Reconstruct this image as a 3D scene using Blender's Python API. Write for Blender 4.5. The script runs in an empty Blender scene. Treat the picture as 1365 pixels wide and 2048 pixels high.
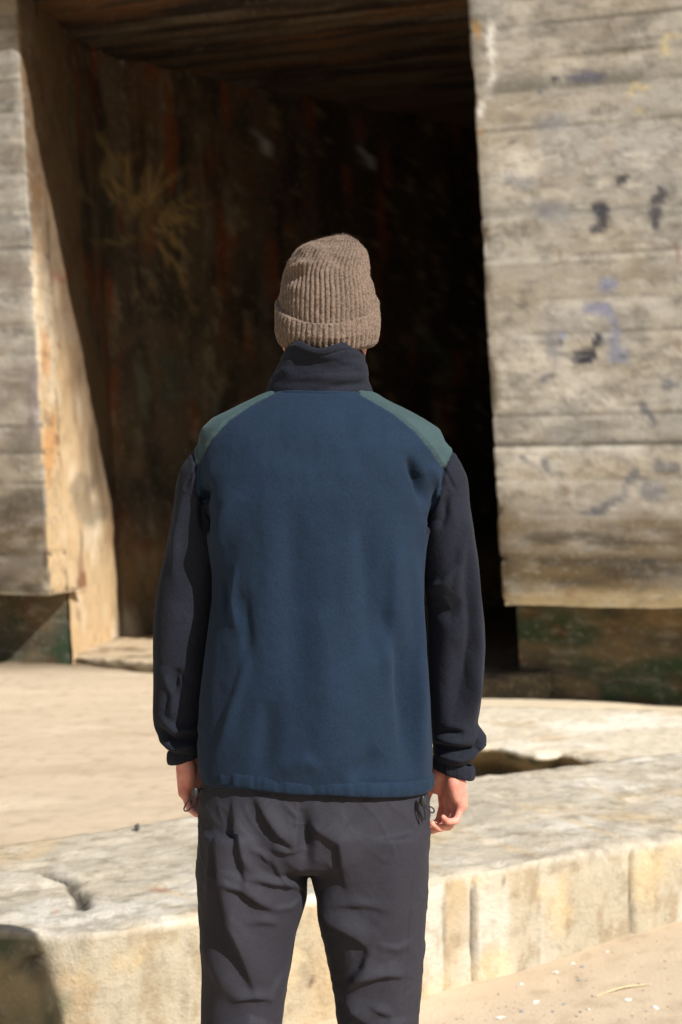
import bpy, bmesh, math, random
import numpy as np
from mathutils import Vector, Matrix
random.seed(7); RNG = np.random.default_rng(11)
S = bpy.context.scene
COL = S.collection
R = math.radians
# ------------------------------------------------------------------ camera
F = 2844.0; CX = 682.5; CY = 1024.0; CAMZ = 1.4
cam_d = bpy.data.cameras.new('camera'); cam = bpy.data.objects.new('camera', cam_d); COL.objects.link(cam)
cam.location = (0, 0, CAMZ); cam.rotation_euler = (R(90), 0, 0)
cam_d.sensor_fit = 'VERTICAL'; cam_d.sensor_height = 36; cam_d.sensor_width = 24; cam_d.lens = 50
cam_d.clip_start = .05; cam_d.clip_end = 3000
cam_d.dof.use_dof = True; cam_d.dof.focus_distance = 2.36; cam_d.dof.aperture_fstop = 5.2
S.camera = cam
# ------------------------------------------------------------------ light
SUN_PHI, SUN_EL = R(42.5), R(38)       # travels forward-left at PHI from +Y
sd = Vector((-math.sin(SUN_PHI)*math.cos(SUN_EL), math.cos(SUN_PHI)*math.cos(SUN_EL), -math.sin(SUN_EL)))
W = bpy.data.worlds.new('World'); S.world = W; W.use_nodes = True
nt = W.node_tree; sky = nt.nodes.new('ShaderNodeTexSky'); sky.sky_type = 'NISHITA'; sky.sun_disc = False
sky.sun_elevation = SUN_EL; sky.sun_rotation = math.atan2(-sd.x, -sd.y); sky.air_density = 1.2; sky.dust_density = 2.0
nt.links.new(sky.outputs[0], nt.nodes['Background'].inputs[0]); nt.nodes['Background'].inputs[1].default_value = .05
sl = bpy.data.lights.new('sun', 'SUN'); sl.energy = 4.7; sl.angle = R(.5); sl.color = (1, .97, .935)
so = bpy.data.objects.new('sun', sl); COL.objects.link(so); so.rotation_euler = sd.to_track_quat('-Z', 'Y').to_euler()
so.location = (6, -6, 9)
S.view_settings.view_transform = 'Standard'; S.view_settings.look = 'None'; S.view_settings.gamma = 1
S.view_settings.exposure = .4
# ------------------------------------------------------------------ helpers
def px(x, y, Y): return ((x-CX)/F*Y, Y, CAMZ-(y-CY)/F*Y)
def proj(v):
    Y = np.maximum(v[:, 1], .2)
    return np.stack([CX+v[:, 0]/Y*F, CY-(v[:, 2]-CAMZ)/Y*F], 1)
def sstep(a, b, x):
    t = np.clip((np.asarray(x, float)-a)/(b-a), 0, 1); return t*t*(3-2*t)
def _h(ix, iy, iz, s):
    n = (ix*374761393+iy*668265263+iz*2147483647*3+s*974711).astype(np.int64) & 0xffffffff
    n = ((n ^ (n >> 13))*1274126177) & 0xffffffff; n = ((n ^ (n >> 16))*2246822519) & 0xffffffff
    return ((n ^ (n >> 15)) & 0xffffff)/float(0xffffff)
def vn(p, s=0):
    i = np.floor(p).astype(np.int64); f = p-i; f = f*f*(3-2*f); o = 0
    for a in (0, 1):
        for b in (0, 1):
            for c in (0, 1):
                w = (f[:, 0] if a else 1-f[:, 0])*(f[:, 1] if b else 1-f[:, 1])*(f[:, 2] if c else 1-f[:, 2])
                o = o+w*_h(i[:, 0]+a, i[:, 1]+b, i[:, 2]+c, s)
    return o*2-1
def fbm(p, sc=(1, 1, 1), oct=4, s=0, g=.5):
    p = np.asarray(p, float)*np.array(sc); o = 0; a = 1; t = 0
    for k in range(oct):
        o = o+a*vn(p+k*17.3, s+k); t += a; a *= g; p = p*2.03
    return o/t*1.6
def lin(c):
    c = np.asarray(c, float)/255; return np.where(c < .04, c/12.92, ((c+.055)/1.055)**2.4)
def mixc(a, b, t): t = np.clip(t, 0, 1)[:, None]; return a*(1-t)+np.asarray(b)*t
def tag(o, label=None, cat=None, group=None, kind=None):
    if label: o['label'] = label
    if cat: o['category'] = cat
    if group: o['group'] = group
    if kind: o['kind'] = kind
    return o
def empty(name, loc, label, cat, group=None):
    o = bpy.data.objects.new(name, None); COL.objects.link(o); o.location = loc; o.empty_display_size = .2
    return tag(o, label, cat, group)
def mesh(name, v, f, m, parent=None, col=None, smooth=True):
    me = bpy.data.meshes.new(name); v = np.asarray(v, float)
    o = bpy.data.objects.new(name, me); COL.objects.link(o)
    if parent is not None:
        o.parent = parent
        q = parent; off = np.zeros(3)
        while q is not None: off += np.array(q.location); q = q.parent
        v = v-off
    me.from_pydata(v.tolist(), [], [list(map(int, q)) for q in f]); me.validate()
    if m: me.materials.append(m)
    if smooth: me.polygons.foreach_set('use_smooth', [True]*len(me.polygons))
    if col is not None:
        at = me.color_attributes.new('paint', 'FLOAT_COLOR', 'POINT')
        c = np.ones((len(v), 4)); c[:, :3] = np.clip(col, 0, 1); at.data.foreach_set('color', c.ravel())
    me.update(); return o
def gridf(nu, nv, close=False, flip=False):
    i = np.arange(nu if close else nu-1)[:, None]; j = np.arange(nv-1)[None, :]; i2 = (i+1) % nu
    a = np.stack([i*nv+j, i2*nv+j, i2*nv+j+1, i*nv+j+1], -1).reshape(-1, 4)
    return a[:, ::-1] if flip else a
def normals(v, f):
    f = np.asarray(f); n = np.zeros_like(v)
    fn = np.cross(v[f[:, 2]]-v[f[:, 0]], v[f[:, -1]]-v[f[:, 1]])
    for k in range(f.shape[1]): np.add.at(n, f[:, k], fn)
    return n/np.maximum(np.linalg.norm(n, axis=1), 1e-12)[:, None]
def strokes(p, L):
    """sum of ridges; each: (pts, w_right, w_left, amp) in photo pixels; right = right of travel"""
    o = np.zeros(len(p))
    for pts, wr, wl, a in L:
        pts = np.array(pts, float); best = np.full(len(p), 1e9); sg = np.ones(len(p)); pe = np.zeros(len(p)); tt = np.zeros(len(p))
        seg = np.linalg.norm(np.diff(pts, axis=0), axis=1); cum = np.r_[0, np.cumsum(seg)]
        for k in range(len(seg)):
            d = (pts[k+1]-pts[k])/seg[k]; r = p-pts[k]; t = np.clip(r@d, 0, seg[k])
            q = r-t[:, None]*d; dd = np.linalg.norm(q, axis=1); m = dd < best
            best[m] = dd[m]; tt[m] = (cum[k]+t[m])/cum[-1]
            cr = d[0]*r[:, 1]-d[1]*r[:, 0]      # >0 : right-hand side on screen (y down)
            sg[m] = np.sign(cr[m]); pe[m] = np.abs(cr[m])
        w = np.where(sg > 0, wr, wl)
        lo2 = np.maximum(best**2-pe**2, 0)
        o += a*np.exp(-(pe/w)**2-lo2/(.5*(wr+wl))**2)*(np.sin(np.pi*np.clip(tt*.95+.025, 0, 1))**.9)
    return o
# ------------------------------------------------------------------ materials
def nodes(name):
    m = bpy.data.materials.new(name); m.use_nodes = True; n = m.node_tree
    return m, n, n.nodes['Principled BSDF']
def N(n, t, **k):
    x = n.nodes.new(t)
    for a, b in k.items():
        if a in x.inputs: x.inputs[a].default_value = b
        else: setattr(x, a, b)
    return x
def noise_mix(n, base, c2, scale, lo, hi, coord, detail=6, amt=1.0):
    t = N(n, 'ShaderNodeTexNoise', Scale=scale, Detail=detail, Roughness=.62); n.links.new(coord, t.inputs['Vector'])
    r = N(n, 'ShaderNodeMapRange'); r.inputs['From Min'].default_value = lo; r.inputs['From Max'].default_value = hi
    r.inputs['To Max'].default_value = amt; n.links.new(t.outputs[0], r.inputs[0])
    mx = N(n, 'ShaderNodeMixRGB'); n.links.new(r.outputs[0], mx.inputs[0]); n.links.new(base, mx.inputs[1])
    mx.inputs[2].default_value = (*c2, 1); return mx.outputs[0]
def stone_mat(name, speck=.5, bump=.004, rough=.9, dark=(.12, .10, .07), scale=1.0, stretch=(1, 1, 1), streak=0):
    m, n, b = nodes(name); at = N(n, 'ShaderNodeVertexColor', layer_name='paint')
    tc = N(n, 'ShaderNodeTexCoord'); mp = N(n, 'ShaderNodeMapping'); mp.inputs['Scale'].default_value = stretch
    n.links.new(tc.outputs['Object'], mp.inputs[0]); c = mp.outputs[0]
    k = noise_mix(n, at.outputs[0], dark, 9*scale, .52, .8, c, 8, speck)
    k = noise_mix(n, k, (.70, .66, .57), 23*scale, .56, .85, c, 6, speck*.6)
    k = noise_mix(n, k, dark, 90*scale, .6, .75, c, 3, speck*.8)
    if streak:
        m2 = N(n, 'ShaderNodeMapping'); m2.inputs['Scale'].default_value = (1, 1, 2.6); n.links.new(tc.outputs['Object'], m2.inputs[0])
        k = noise_mix(n, k, (.10, .095, .08), 4.5, .53, .72, m2.outputs[0], 9, streak)
        k = noise_mix(n, k, (.56, .53, .47), 5, .53, .78, m2.outputs[0], 6, streak*.6)
        k = noise_mix(n, k, (.10, .10, .095), 6, .56, .72, m2.outputs[0], 12, streak*1.1)
    n.links.new(k, b.inputs['Base Color']); b.inputs['Roughness'].default_value = rough
    b.inputs['Specular IOR Level'].default_value = .25
    t = N(n, 'ShaderNodeTexNoise', Scale=38*scale, Detail=9, Roughness=.7); n.links.new(c, t.inputs['Vector'])
    bu = N(n, 'ShaderNodeBump', Strength=.9, Distance=bump); n.links.new(t.outputs[0], bu.inputs['Height'])
    n.links.new(bu.outputs[0], b.inputs['Normal']); return m
def cloth_mat(name, c, c2, weave=330, sheen=.12, bump=.0010, rough=.9, mottle=.5, wave=False):
    m, n, b = nodes(name); tc = N(n, 'ShaderNodeTexCoord'); co = tc.outputs['Object']
    rgb = N(n, 'ShaderNodeRGB'); rgb.outputs[0].default_value = (*c, 1)
    k = noise_mix(n, rgb.outputs[0], c2, weave, .42, .62, co, 2, mottle)
    k = noise_mix(n, k, tuple(x*1.6 for x in c), 14, .5, .8, co, 5, .35)
    n.links.new(k, b.inputs['Base Color']); b.inputs['Roughness'].default_value = rough
    b.inputs['Specular IOR Level'].default_value = .2
    b.inputs['Sheen Weight'].default_value = sheen; b.inputs['Sheen Roughness'].default_value = .5
    b.inputs['Sheen Tint'].default_value = (*[min(1, x*4+.25) for x in c], 1)
    t = N(n, 'ShaderNodeTexNoise', Scale=weave*.7, Detail=3, Roughness=.7); n.links.new(co, t.inputs['Vector'])
    bu = N(n, 'ShaderNodeBump', Strength=.7, Distance=bump); n.links.new(t.outputs[0], bu.inputs['Height'])
    t2 = N(n, 'ShaderNodeTexNoise', Scale=28, Detail=5, Roughness=.6); n.links.new(co, t2.inputs['Vector'])
    b2 = N(n, 'ShaderNodeBump', Strength=.5, Distance=.004); n.links.new(t2.outputs[0], b2.inputs['Height'])
    n.links.new(b2.outputs[0], bu.inputs['Normal'])
    n.links.new(bu.outputs[0], b.inputs['Normal']); return m
def plain(name, c, rough=.6, bump=0, scale=60, spec=.4):
    m, n, b = nodes(name); b.inputs['Base Color'].default_value = (*c, 1); b.inputs['Roughness'].default_value = rough
    b.inputs['Specular IOR Level'].default_value = spec
    tc = N(n, 'ShaderNodeTexCoord'); rgb = N(n, 'ShaderNodeRGB'); rgb.outputs[0].default_value = (*c, 1)
    k = noise_mix(n, rgb.outputs[0], tuple(x*.55 for x in c), scale, .45, .75, tc.outputs['Object'], 4, .6)
    n.links.new(k, b.inputs['Base Color'])
    if bump:
        t = N(n, 'ShaderNodeTexNoise', Scale=scale*2, Detail=5); n.links.new(tc.outputs['Object'], t.inputs['Vector'])
        bu = N(n, 'ShaderNodeBump', Strength=.6, Distance=bump); n.links.new(t.outputs[0], bu.inputs['Height'])
        n.links.new(bu.outputs[0], b.inputs['Normal'])
    return m
M_CON = stone_mat('weathered_concrete', .45, .008, streak=.5)
M_BLK = stone_mat('cast_concrete', .75, .010, scale=1.6, dark=(.2, .16, .1))
M_INT = stone_mat('stained_interior_concrete', .5, .01, dark=(.04, .03, .02), stretch=(1, 1, .7))
M_SAND = stone_mat('damp_sand', .34, .004, scale=2.2, dark=(.3, .22, .14))
# ================================================================== GROUND
def hgt(x, y):
    x = np.asarray(x, float); y = np.asarray(y, float)
    p = np.stack([x.ravel(), y.ravel(), np.zeros(x.size)], 1)
    n = (fbm(p, (.7, .9, 1), 3, 5)*.018+fbm(p, (3, 6, 1), 3, 9)*.005+fbm(p, (14, 14, 1), 2, 2)*.0022).reshape(x.shape)
    far = 1-sstep(60, 200, np.hypot(x, y))
    return (.085*sstep(.15, 1.25, x)*np.exp(-((y-4.6)/1.0)**2)+.13*sstep(8.5, 12, y)*sstep(.8, -2, x)+.01+n)*far
def spaced(a, b, fine, n1, lo, hi, n2):
    mid = np.linspace(a, b, n1); g = np.geomspace(fine, 1, n2)
    left = a-(a-lo)*(np.geomspace(1e-3, 1, n2)); right = b+(hi-b)*np.geomspace(1e-3, 1, n2)
    return np.unique(np.r_[left, mid, right])
gx = spaced(-4.2, 4.2, 1, 300, -900, 900, 36); gy = spaced(1.5, 13, 1, 420, -60, 1500, 36)
GX, GY = np.meshgrid(gx, gy, indexing='ij'); gv = np.stack([GX, GY, hgt(GX, GY)], -1).reshape(-1, 3)
q = proj(gv)
cs = np.tile(lin((212, 192, 164))*.92, (len(gv), 1))
cs = mixc(cs, lin((224, 206, 178))*.93, sstep(.2, .9, fbm(gv, (1.2, 2.2, 1), 4, 33))*.7)
cs = mixc(cs, lin((192, 168, 136))*.85, sstep(.15, .8, fbm(gv, (.6, 1.2, 1), 4, 51))*.4)
cs = mixc(cs, lin((150, 125, 90))*.8, sstep(.45, .7, fbm(gv, (16, 16, 1), 3, 71))*.25)
cs = mixc(cs, lin((236, 220, 190))*.95, sstep(8.4, 9.4, gv[:, 1])*sstep(.4, .9, gv[:, 0])*.7)
cs = mixc(cs, lin((112, 94, 70))*.6, sstep(11.0, 12.2, gv[:, 1]))
g = mesh('sand', gv, gridf(len(gx), len(gy)), M_SAND, col=cs); tag(g, 'pale damp beach sand with scattered shell bits', kind='structure')
# ================================================================== BUNKER
TW = .326; SHEAR = -.055; ZB = .735
nrm = np.array([TW, 1.0])/math.hypot(TW, 1); al = np.array([1.0, -TW])/math.hypot(TW, 1)
def fac(X): return np.array([X, 10.47-TW*X])
CL = fac(-2.298); CR = fac(1.138)
bunker = empty('bunker', (0, 14, 0), 'weathered concrete bunker with board marked walls and a dark open passage', 'bunker')
def wallstrip(name, path, zs, mat, paint, du=.03, cap_in=0, rough=1.0, flip=False, deep=None, boards=True, edge=(), parent=bunker, topcap=0):
    path = np.array(path, float); seg = np.linalg.norm(np.diff(path, axis=0), axis=1); cum = np.r_[0, np.cumsum(seg)]
    s = []
    for k in range(len(seg)):
        h = du if deep is None else (deep[k] if k < len(deep) else du)
        s += list(np.linspace(cum[k], cum[k+1], max(2, int(seg[k]/h)), endpoint=False))
    s = np.array(s+[cum[-1]]); P = np.stack([np.interp(s, cum, path[:, i]) for i in (0, 1)], 1)
    T = np.gradient(P, axis=0); T /= np.linalg.norm(T, axis=1)[:, None]; Nn = np.stack([T[:, 1], -T[:, 0]], 1)
    nu = len(s); nv = len(zs)
    Pz = np.zeros((nu, nv, 3)); Pz[:, :, 0] = P[:, None, 0]; Pz[:, :, 1] = P[:, None, 1]; Pz[:, :, 2] = zs[None, :]
    v = Pz.reshape(-1, 3); NN = np.repeat(Nn, nv, 0)
    d = fbm(v, (1.2, 1.2, 2.2), 3, 3)*.010+fbm(v, (9, 9, 12), 4, 8)*.004
    if boards:
        bi = np.interp(v[:, 2], BZ, np.arange(len(BZ))); bf = bi-np.floor(bi); b0 = np.floor(bi).astype(int)
        off = (_h(b0, b0*0, b0*0, 5)-.5)*.014
        d = d+off; e = np.minimum(bf, 1-bf)*.27
        dep = .004+.012*(_h(np.round(bi).astype(int), b0*0, b0*0, 9) > .6)
        d = d-dep*np.exp(-(e/.012)**2)
    d = d*rough
    sn = np.repeat(s, nv)
    for k in edge:                                   # chipped arris
        dd = np.abs(sn-cum[k]); d = d-np.exp(-(dd/.035)**2)*(.012+.035*np.clip(fbm(v, (3, 3, 5), 4, 12), 0, 1))
    v[:, 0] += NN[:, 0]*d; v[:, 1] += NN[:, 1]*d
    if cap_in:
        ze = sstep(.06, 0, v[:, 2]-zs[0]); v[:, 2] += ze*(fbm(v*[1, 1, 0], (5, 5, 1), 4, 21)*.010+.004)
        v[:, 0] -= NN[:, 0]*ze*.012; v[:, 1] -= NN[:, 1]*ze*.012
    v[:, 0] += SHEAR*(v[:, 2]-ZB)
    f = gridf(nu, nv, flip=not flip)
    if cap_in:                                       # underside going in
        base = v.reshape(nu, nv, 3)[:, 0]; c1 = base.copy(); c1[:, 0] -= Nn[:, 0]*cap_in; c1[:, 1] -= Nn[:, 1]*cap_in; c1[:, 2] = zs[0]+.03
        o = len(v); v = np.r_[v, base, c1]; i = np.arange(nu-1)
        ff = np.stack([o+i, o+i+1, o+nu+i+1, o+nu+i], 1); f = np.r_[f, ff]
    c = paint(v, proj(v)); return mesh(name, v, f, mat, parent, c)
BPX = np.array([1205, 1158, 1118, 1040, 960, 890, 832, 742, 668, 600, 520, 432, 345, 262, 190, 132, 60, -20])
BZ = np.sort(np.r_[CAMZ-(BPX-CY)/F*10.1, [5.5, 5.8, 6.1, 6.4, 6.7, 7.0, 7.3, 7.6, 7.9, 8.3], [-.5, .0, .3]])
def facade_paint(v, q):
    L = lin
    c = np.tile(L((180, 172, 158))*.86, (len(v), 1)); X = q[:, 0]; Y = q[:, 1]
    c = mixc(c, L((158, 146, 126)), sstep(-.1, .6, fbm(v, (1.5, 1.5, 2.4), 5, 14))*.7)
    c = mixc(c, L((140, 130, 112)), sstep(.05, .6, fbm(v, (4, 4, 22), 4, 15))*.35)
    c = mixc(c, L((160, 156, 150)), sstep(.0, .6, fbm(v, (1.2, 1.2, 2.5), 4, 16))*.6)
    c = mixc(c, L((206, 197, 182)), sstep(.1, .7, fbm(v, (2.4, 2.4, 3.4), 5, 77))*.6)
    c = mixc(c, L((150, 138, 116)), sstep(.2, .75, fbm(v, (6, 6, 9), 4, 41))*.5)
    bi = np.interp(v[:, 2], BZ, np.arange(len(BZ))); b0 = np.floor(bi).astype(int)
    bt = _h(b0, b0*0, b0*0, 31); c = c*(1+.18*(bt[:, None]-.5)*1.6)
    e = np.minimum(bi-b0, 1-(bi-b0))*.27
    ln = (_h(np.round(bi).astype(int), b0*0, b0*0, 9) > .6)
    c = mixc(c, L((96, 86, 68)), np.exp(-(e/.010)**2)*(.5+.45*ln)*sstep(-.5, .3, fbm(v, (1.5, 1.5, 3), 3, 19)))
    c = mixc(c, L((104, 98, 88)), sstep(.12, .5, fbm(v, (3.5, 3.5, 8), 6, 141, .65))*.42)
    c = mixc(c, L((84, 80, 74)), sstep(.32, .5, fbm(v, (7, 7, 12), 6, 143, .7))*.4)
    c = mixc(c, L((214, 206, 190)), sstep(.25, .55, fbm(v, (4, 4, 12), 6, 145, .65))*.4)
    c = c*(1+.22*(_h(b0, b0*0, b0*0, 37)[:, None]-.5))
    c = mixc(c, L((70, 64, 54)), np.exp(-(e/.011)**2)*(.3+.6*ln)*sstep(-.6, .1, fbm(v, (1.5, 1.5, 3), 3, 19)))
    c = mixc(c, L((206, 198, 182)), np.exp(-((e-.022)/.010)**2)*.3)
    # tide-dirt towards the bottom
    tide = sstep(1000, 1050, Y+fbm(v, (2, 2, 2), 3, 6)*14)*(Y < 1400)
    c = mixc(c, L((112, 94, 66))*.85, tide*(.75+.4*fbm(v, (1.2, 1.2, 5), 4, 61)))
    c = mixc(c, L((66, 56, 42)), tide*sstep(-.05, .55, fbm(v, (2, 2, 9), 4, 62))*.8)
    c = mixc(c, L((196, 176, 136)), sstep(1168, 1200, Y)*.6)
    # grey damp band
    w = np.exp(-((Y-(178-(X-960)*.08))/22)**2)*sstep(960, 1000, X)*sstep(1420, 1250, X)
    c = mixc(c, L((112, 108, 98)), w*(.8+.3*fbm(v, (6, 6, 6), 3, 4)))
    w = np.exp(-((Y-(262-(X-960)*.085))/4)**2)*(X > 960); c = mixc(c, L((92, 84, 68)), w*.8)
    w = np.exp(-((Y-425)/14)**2)*(X > 960); c = mixc(c, L((128, 124, 114)), w*.6)
    w = np.exp(-((Y-888)/5)**2)*(X > 960); c = mixc(c, L((92, 86, 74)), w*.75)
    w = np.exp(-((Y-1125)/7)**2)*(X > 1080)*(X < 1310); c = mixc(c, L((54, 48, 40)), w*.8)
    # worn spray paint
    q2 = q+np.stack([fbm(v, (6, 6, 6), 3, 91), fbm(v, (6, 6, 6), 3, 92)], 1)*8
    def spray(L_, col, a=1, br=.1):
        nonlocal c
        m = np.clip(strokes(q2, [(p, w, w, 1.0) for p, w in L_]), 0, 1)
        m = sstep(.22, .8, m*(1+.75*fbm(v, (14, 14, 22), 4, 55)))*a
        c = mixc(c, L(col), m)
    spray([([(1178, 408), (1222, 425)], 16), ([(1215, 420), (1205, 455), (1180, 475)], 13), ([(1222, 380), (1260, 350)], 10),
           ([(1300, 430), (1330, 380), (1365, 350)], 12), ([(1305, 400), (1312, 470)], 10), ([(1170, 515), (1166, 518)], 8)], (48, 48, 60), .9)
    spray([([(1120, 160), (1240, 152)], 12), ([(1070, 185), (1100, 178)], 8)], (84, 86, 106), .75)
    spray([([(1108, 160), (1118, 164)], 8), ([(1140, 712), (1192, 706)], 12), ([(1130, 712), (1190, 714)], 10), ([(1192, 670), (1186, 700)], 8),
           ([(1118, 668), (1126, 690)], 8)], (40, 42, 56), 1)
    spray([([(1128, 630), (1200, 618), (1225, 640), (1222, 720)], 14), ([(1200, 700), (1262, 720)], 16), ([(1196, 560), (1235, 580)], 20),
           ([(1125, 650), (1122, 680)], 7)], (130, 133, 156), .8)
    spray([([(1275, 850), (1290, 815), (1310, 850), (1285, 845)], 10), ([(1285, 925), (1365, 935)], 13), ([(1262, 910), (1268, 945), (1240, 995)], 12),
           ([(1115, 1018), (1200, 1024), (1255, 980)], 9), ([(1320, 760), (1365, 775)], 11), ([(1060, 760), (1110, 745)], 10),
           ([(1090, 905), (1085, 960)], 9), ([(1035, 915), (1060, 920)], 7)], (84, 86, 96), .75)
    spray([([(1100, 640), (1110, 740)], 18), ([(1210, 660), (1240, 735)], 30), ([(1050, 250), (1150, 240)], 22), ([(1040, 420), (1150, 430)], 26), ([(1275, 960), (1340, 1000)], 26), ([(1000, 350), (1080, 370)], 22)], (128, 128, 134), .6)
    spray([([(1325, 72), (1345, 120)], 9), ([(1250, 200), (1270, 170), (1310, 175)], 6), ([(1265, 230), (1285, 218)], 6), ([(1318, 70), (1365, 72)], 8)], (206, 186, 132), .6)
    spray([([(1118, 490), (1120, 520)], 6), ([(1348, 475), (1350, 540)], 6), ([(1355, 665), (1358, 700)], 7), ([(1132, 960), (1134, 1000)], 6),
           ([(1130, 1190), (1160, 1185)], 8)], (130, 92, 66), .55)
    spray([([(975, 10), (985, 130), (978, 190)], 9), ([(965, 190), (958, 260)], 6)], (232, 226, 214), .95)
    spray([([(955, 20), (952, 90)], 8), ([(960, 250), (964, 275)], 6)], (176, 140, 88), .8)
    # left facade piece
    l = X < 90
    c = c*(1-.16*l[:, None]); c = mixc(c, L((126, 116, 102)), l*sstep(-.2, .5, fbm(v, (2, 2, 7), 4, 111))*.8)
    spray([([(25, 240), (35, 245)], 12), ([(0, 330), (40, 328)], 8), ([(70, 650), (72, 760), (60, 870), (20, 900)], 16)], (112, 98, 100), .6)
    c = mixc(c, L((80, 68, 50))*.85, l*sstep(930, 1010, Y)*sstep(-.3, .5, fbm(v, (2.5, 2.5, 9), 4, 112))*.8)
    return c*.97
def jamb_paint(v, q):
    L = lin; X = q[:, 0]; Y = q[:, 1]
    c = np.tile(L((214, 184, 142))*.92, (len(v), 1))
    c = mixc(c, L((232, 214, 184)), sstep(-.1, .6, fbm(v, (1.5, 1.5, 1.6), 4, 201))*.8)
    c = mixc(c, L((208, 172, 124)), sstep(.15, .7, fbm(v, (2.4, 2.4, 2.0), 4, 203))*.5)
    c = mixc(c, L((150, 120, 92)), sstep(.3, .75, fbm(v, (4, 4, 2.4), 4, 205))*.8)
    q2 = q+np.stack([fbm(v, (6, 6, 6), 3, 191), fbm(v, (6, 6, 6), 3, 192)], 1)*7
    def spray(L_, col, a=1):
        nonlocal c
        m = np.clip(strokes(q2, [(p, w, w, 1.0) for p, w in L_]), 0, 1)
        c = mixc(c, L(col), sstep(.25, .8, m)*a)
    spray([([(110, 530), (140, 535), (132, 560), (108, 555), (110, 530)], 7)], (206, 96, 82), .75)
    spray([([(165, 1130), (160, 1190)], 10), ([(112, 690), (118, 700)], 8), ([(113, 870), (118, 890)], 8)], (138, 92, 64), .85)
    spray([([(180, 940), (150, 1000)], 26), ([(170, 1030), (220, 1020)], 18), ([(150, 960), (190, 1075)], 20)], (150, 134, 110), .75)
    spray([([(104, 800), (100, 1000)], 14), ([(90, 640), (95, 780)], 14), ([(72, 330), (80, 460)], 8)], (206, 150, 92), .7)
    c = mixc(c, L((92, 68, 46))*.8, sstep(2.7, 4.4, v[:, 2]+fbm(v, (2, 2, 1), 4, 222)*.9+1.2*((v[:, :2]-CL)@nrm))*.85)  # upper and inner jamb browned: its shade is put into the colour
    return c
def inner_paint(v, q):
    L = lin; X = q[:, 0]; Y = q[:, 1]
    c = np.tile(L((112, 95, 76))*.85, (len(v), 1))
    c = mixc(c, L((80, 66, 56)), sstep(-.1, .5, fbm(v, (2, 2, 1.2), 5, 301))*.8)
    c = mixc(c, L((116, 72, 44)), sstep(.1, .7, fbm(v, (3.2, 3.2, 1.1), 4, 303))*.55)
    c = mixc(c, L((146, 138, 122)), sstep(.3, .8, fbm(v, (5, 5, .9), 4, 305))*.55)
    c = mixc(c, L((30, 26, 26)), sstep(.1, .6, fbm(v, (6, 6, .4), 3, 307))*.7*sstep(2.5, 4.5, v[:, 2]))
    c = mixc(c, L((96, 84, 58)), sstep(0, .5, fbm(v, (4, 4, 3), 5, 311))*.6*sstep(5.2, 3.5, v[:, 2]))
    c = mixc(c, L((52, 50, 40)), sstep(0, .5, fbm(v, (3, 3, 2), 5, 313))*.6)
    c = mixc(c, L((40, 32, 30)), sstep(0, 3.5, (v[:, 1]-14.2)+fbm(v, (1, 1, .8), 4, 333)*.9)*.75)  # darker with depth: the passage's shade is painted into the wall colour
    c = mixc(c, L((132, 70, 40)), sstep(.2, .6, fbm(v, (4, 4, 1.2), 5, 343, .6))*.75)
    c = mixc(c, L((150, 134, 106)), sstep(.3, .6, fbm(v, (5, 5, 4), 5, 353, .65))*.5)
    q2 = q+np.stack([fbm(v, (5, 5, 5), 3, 391), fbm(v, (5, 5, 5), 3, 392)], 1)*9
    for k in range(26):
        a0 = -2.6+k*.13*1.1; r0 = 20+(k*37 % 30); r1 = 75+(k*53 % 75); cx_, cy_ = 262+(k*29 % 50), 420+(k*17 % 60)
        mm_ = np.clip(strokes(q2, [([(cx_+r0*math.cos(a0), cy_+r0*math.sin(a0)), (cx_+r1*math.cos(a0+.25), cy_+r1*math.sin(a0+.25))], 4, 4, 1.0)]), 0, 1)
        c = mixc(c, L((196, 164, 104)), mm_*.6)
    def spray(L_, col, a=1):
        nonlocal c
        m = np.clip(strokes(q2, [(p, w, w, 1.0) for p, w in L_]), 0, 1)
        c = mixc(c, L(col), sstep(.2, .8, m*(1+.4*fbm(v, (9, 9, 9), 3, 355)))*a)
    spray([([(175, 250), (205, 275), (225, 320), (300, 300)], 9), ([(215, 310), (205, 380)], 9), ([(240, 320), (262, 400), (255, 470)], 7),
           ([(300, 400), (285, 460), (310, 500)], 8), ([(140, 350), (175, 400), (215, 430)], 7), ([(330, 380), (300, 440)], 6),
           ([(365, 590), (400, 630)], 9), ([(160, 480), (240, 490), (300, 470)], 7), ([(350, 460), (395, 430)], 9)], (150, 128, 80), .5)
    spray([([(168, 250), (172, 330)], 8), ([(240, 390), (245, 480)], 9), ([(420, 300), (415, 370)], 9), ([(180, 130), (190, 270)], 9),
           ([(210, 555), (225, 540)], 9), ([(300, 1060), (285, 1130)], 24)], (104, 46, 32), .6)
    spray([([(235, 60), (248, 140)], 7), ([(518, 255), (530, 320)], 8), ([(170, 20), (180, 50)], 9), ([(720, 265), (740, 350)], 8)], (190, 192, 196), .9)
    spray([([(380, 790), (400, 770), (430, 800), (425, 850)], 8), ([(400, 700), (425, 690), (430, 780)], 8), ([(270, 850), (285, 890)], 10),
           ([(330, 800), (380, 780)], 8), ([(270, 690), (300, 850)], 16), ([(800, 690), (850, 660), (890, 720), (880, 790)], 9),
           ([(860, 760), (910, 740)], 8)], (128, 128, 108), .5)
    spray([([(780, 700), (870, 690), (930, 780)], 14), ([(300, 700), (360, 740), (330, 850)], 26)], (70, 86, 76), .6)
    c = mixc(c, L((150, 124, 88)), sstep(1060, 1130, Y)*sstep(1260, 1150, Y)*.55)
    c = mixc(c, L((38, 46, 38)), sstep(860, 960, Y)*sstep(1080, 980, Y)*.55)
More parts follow.
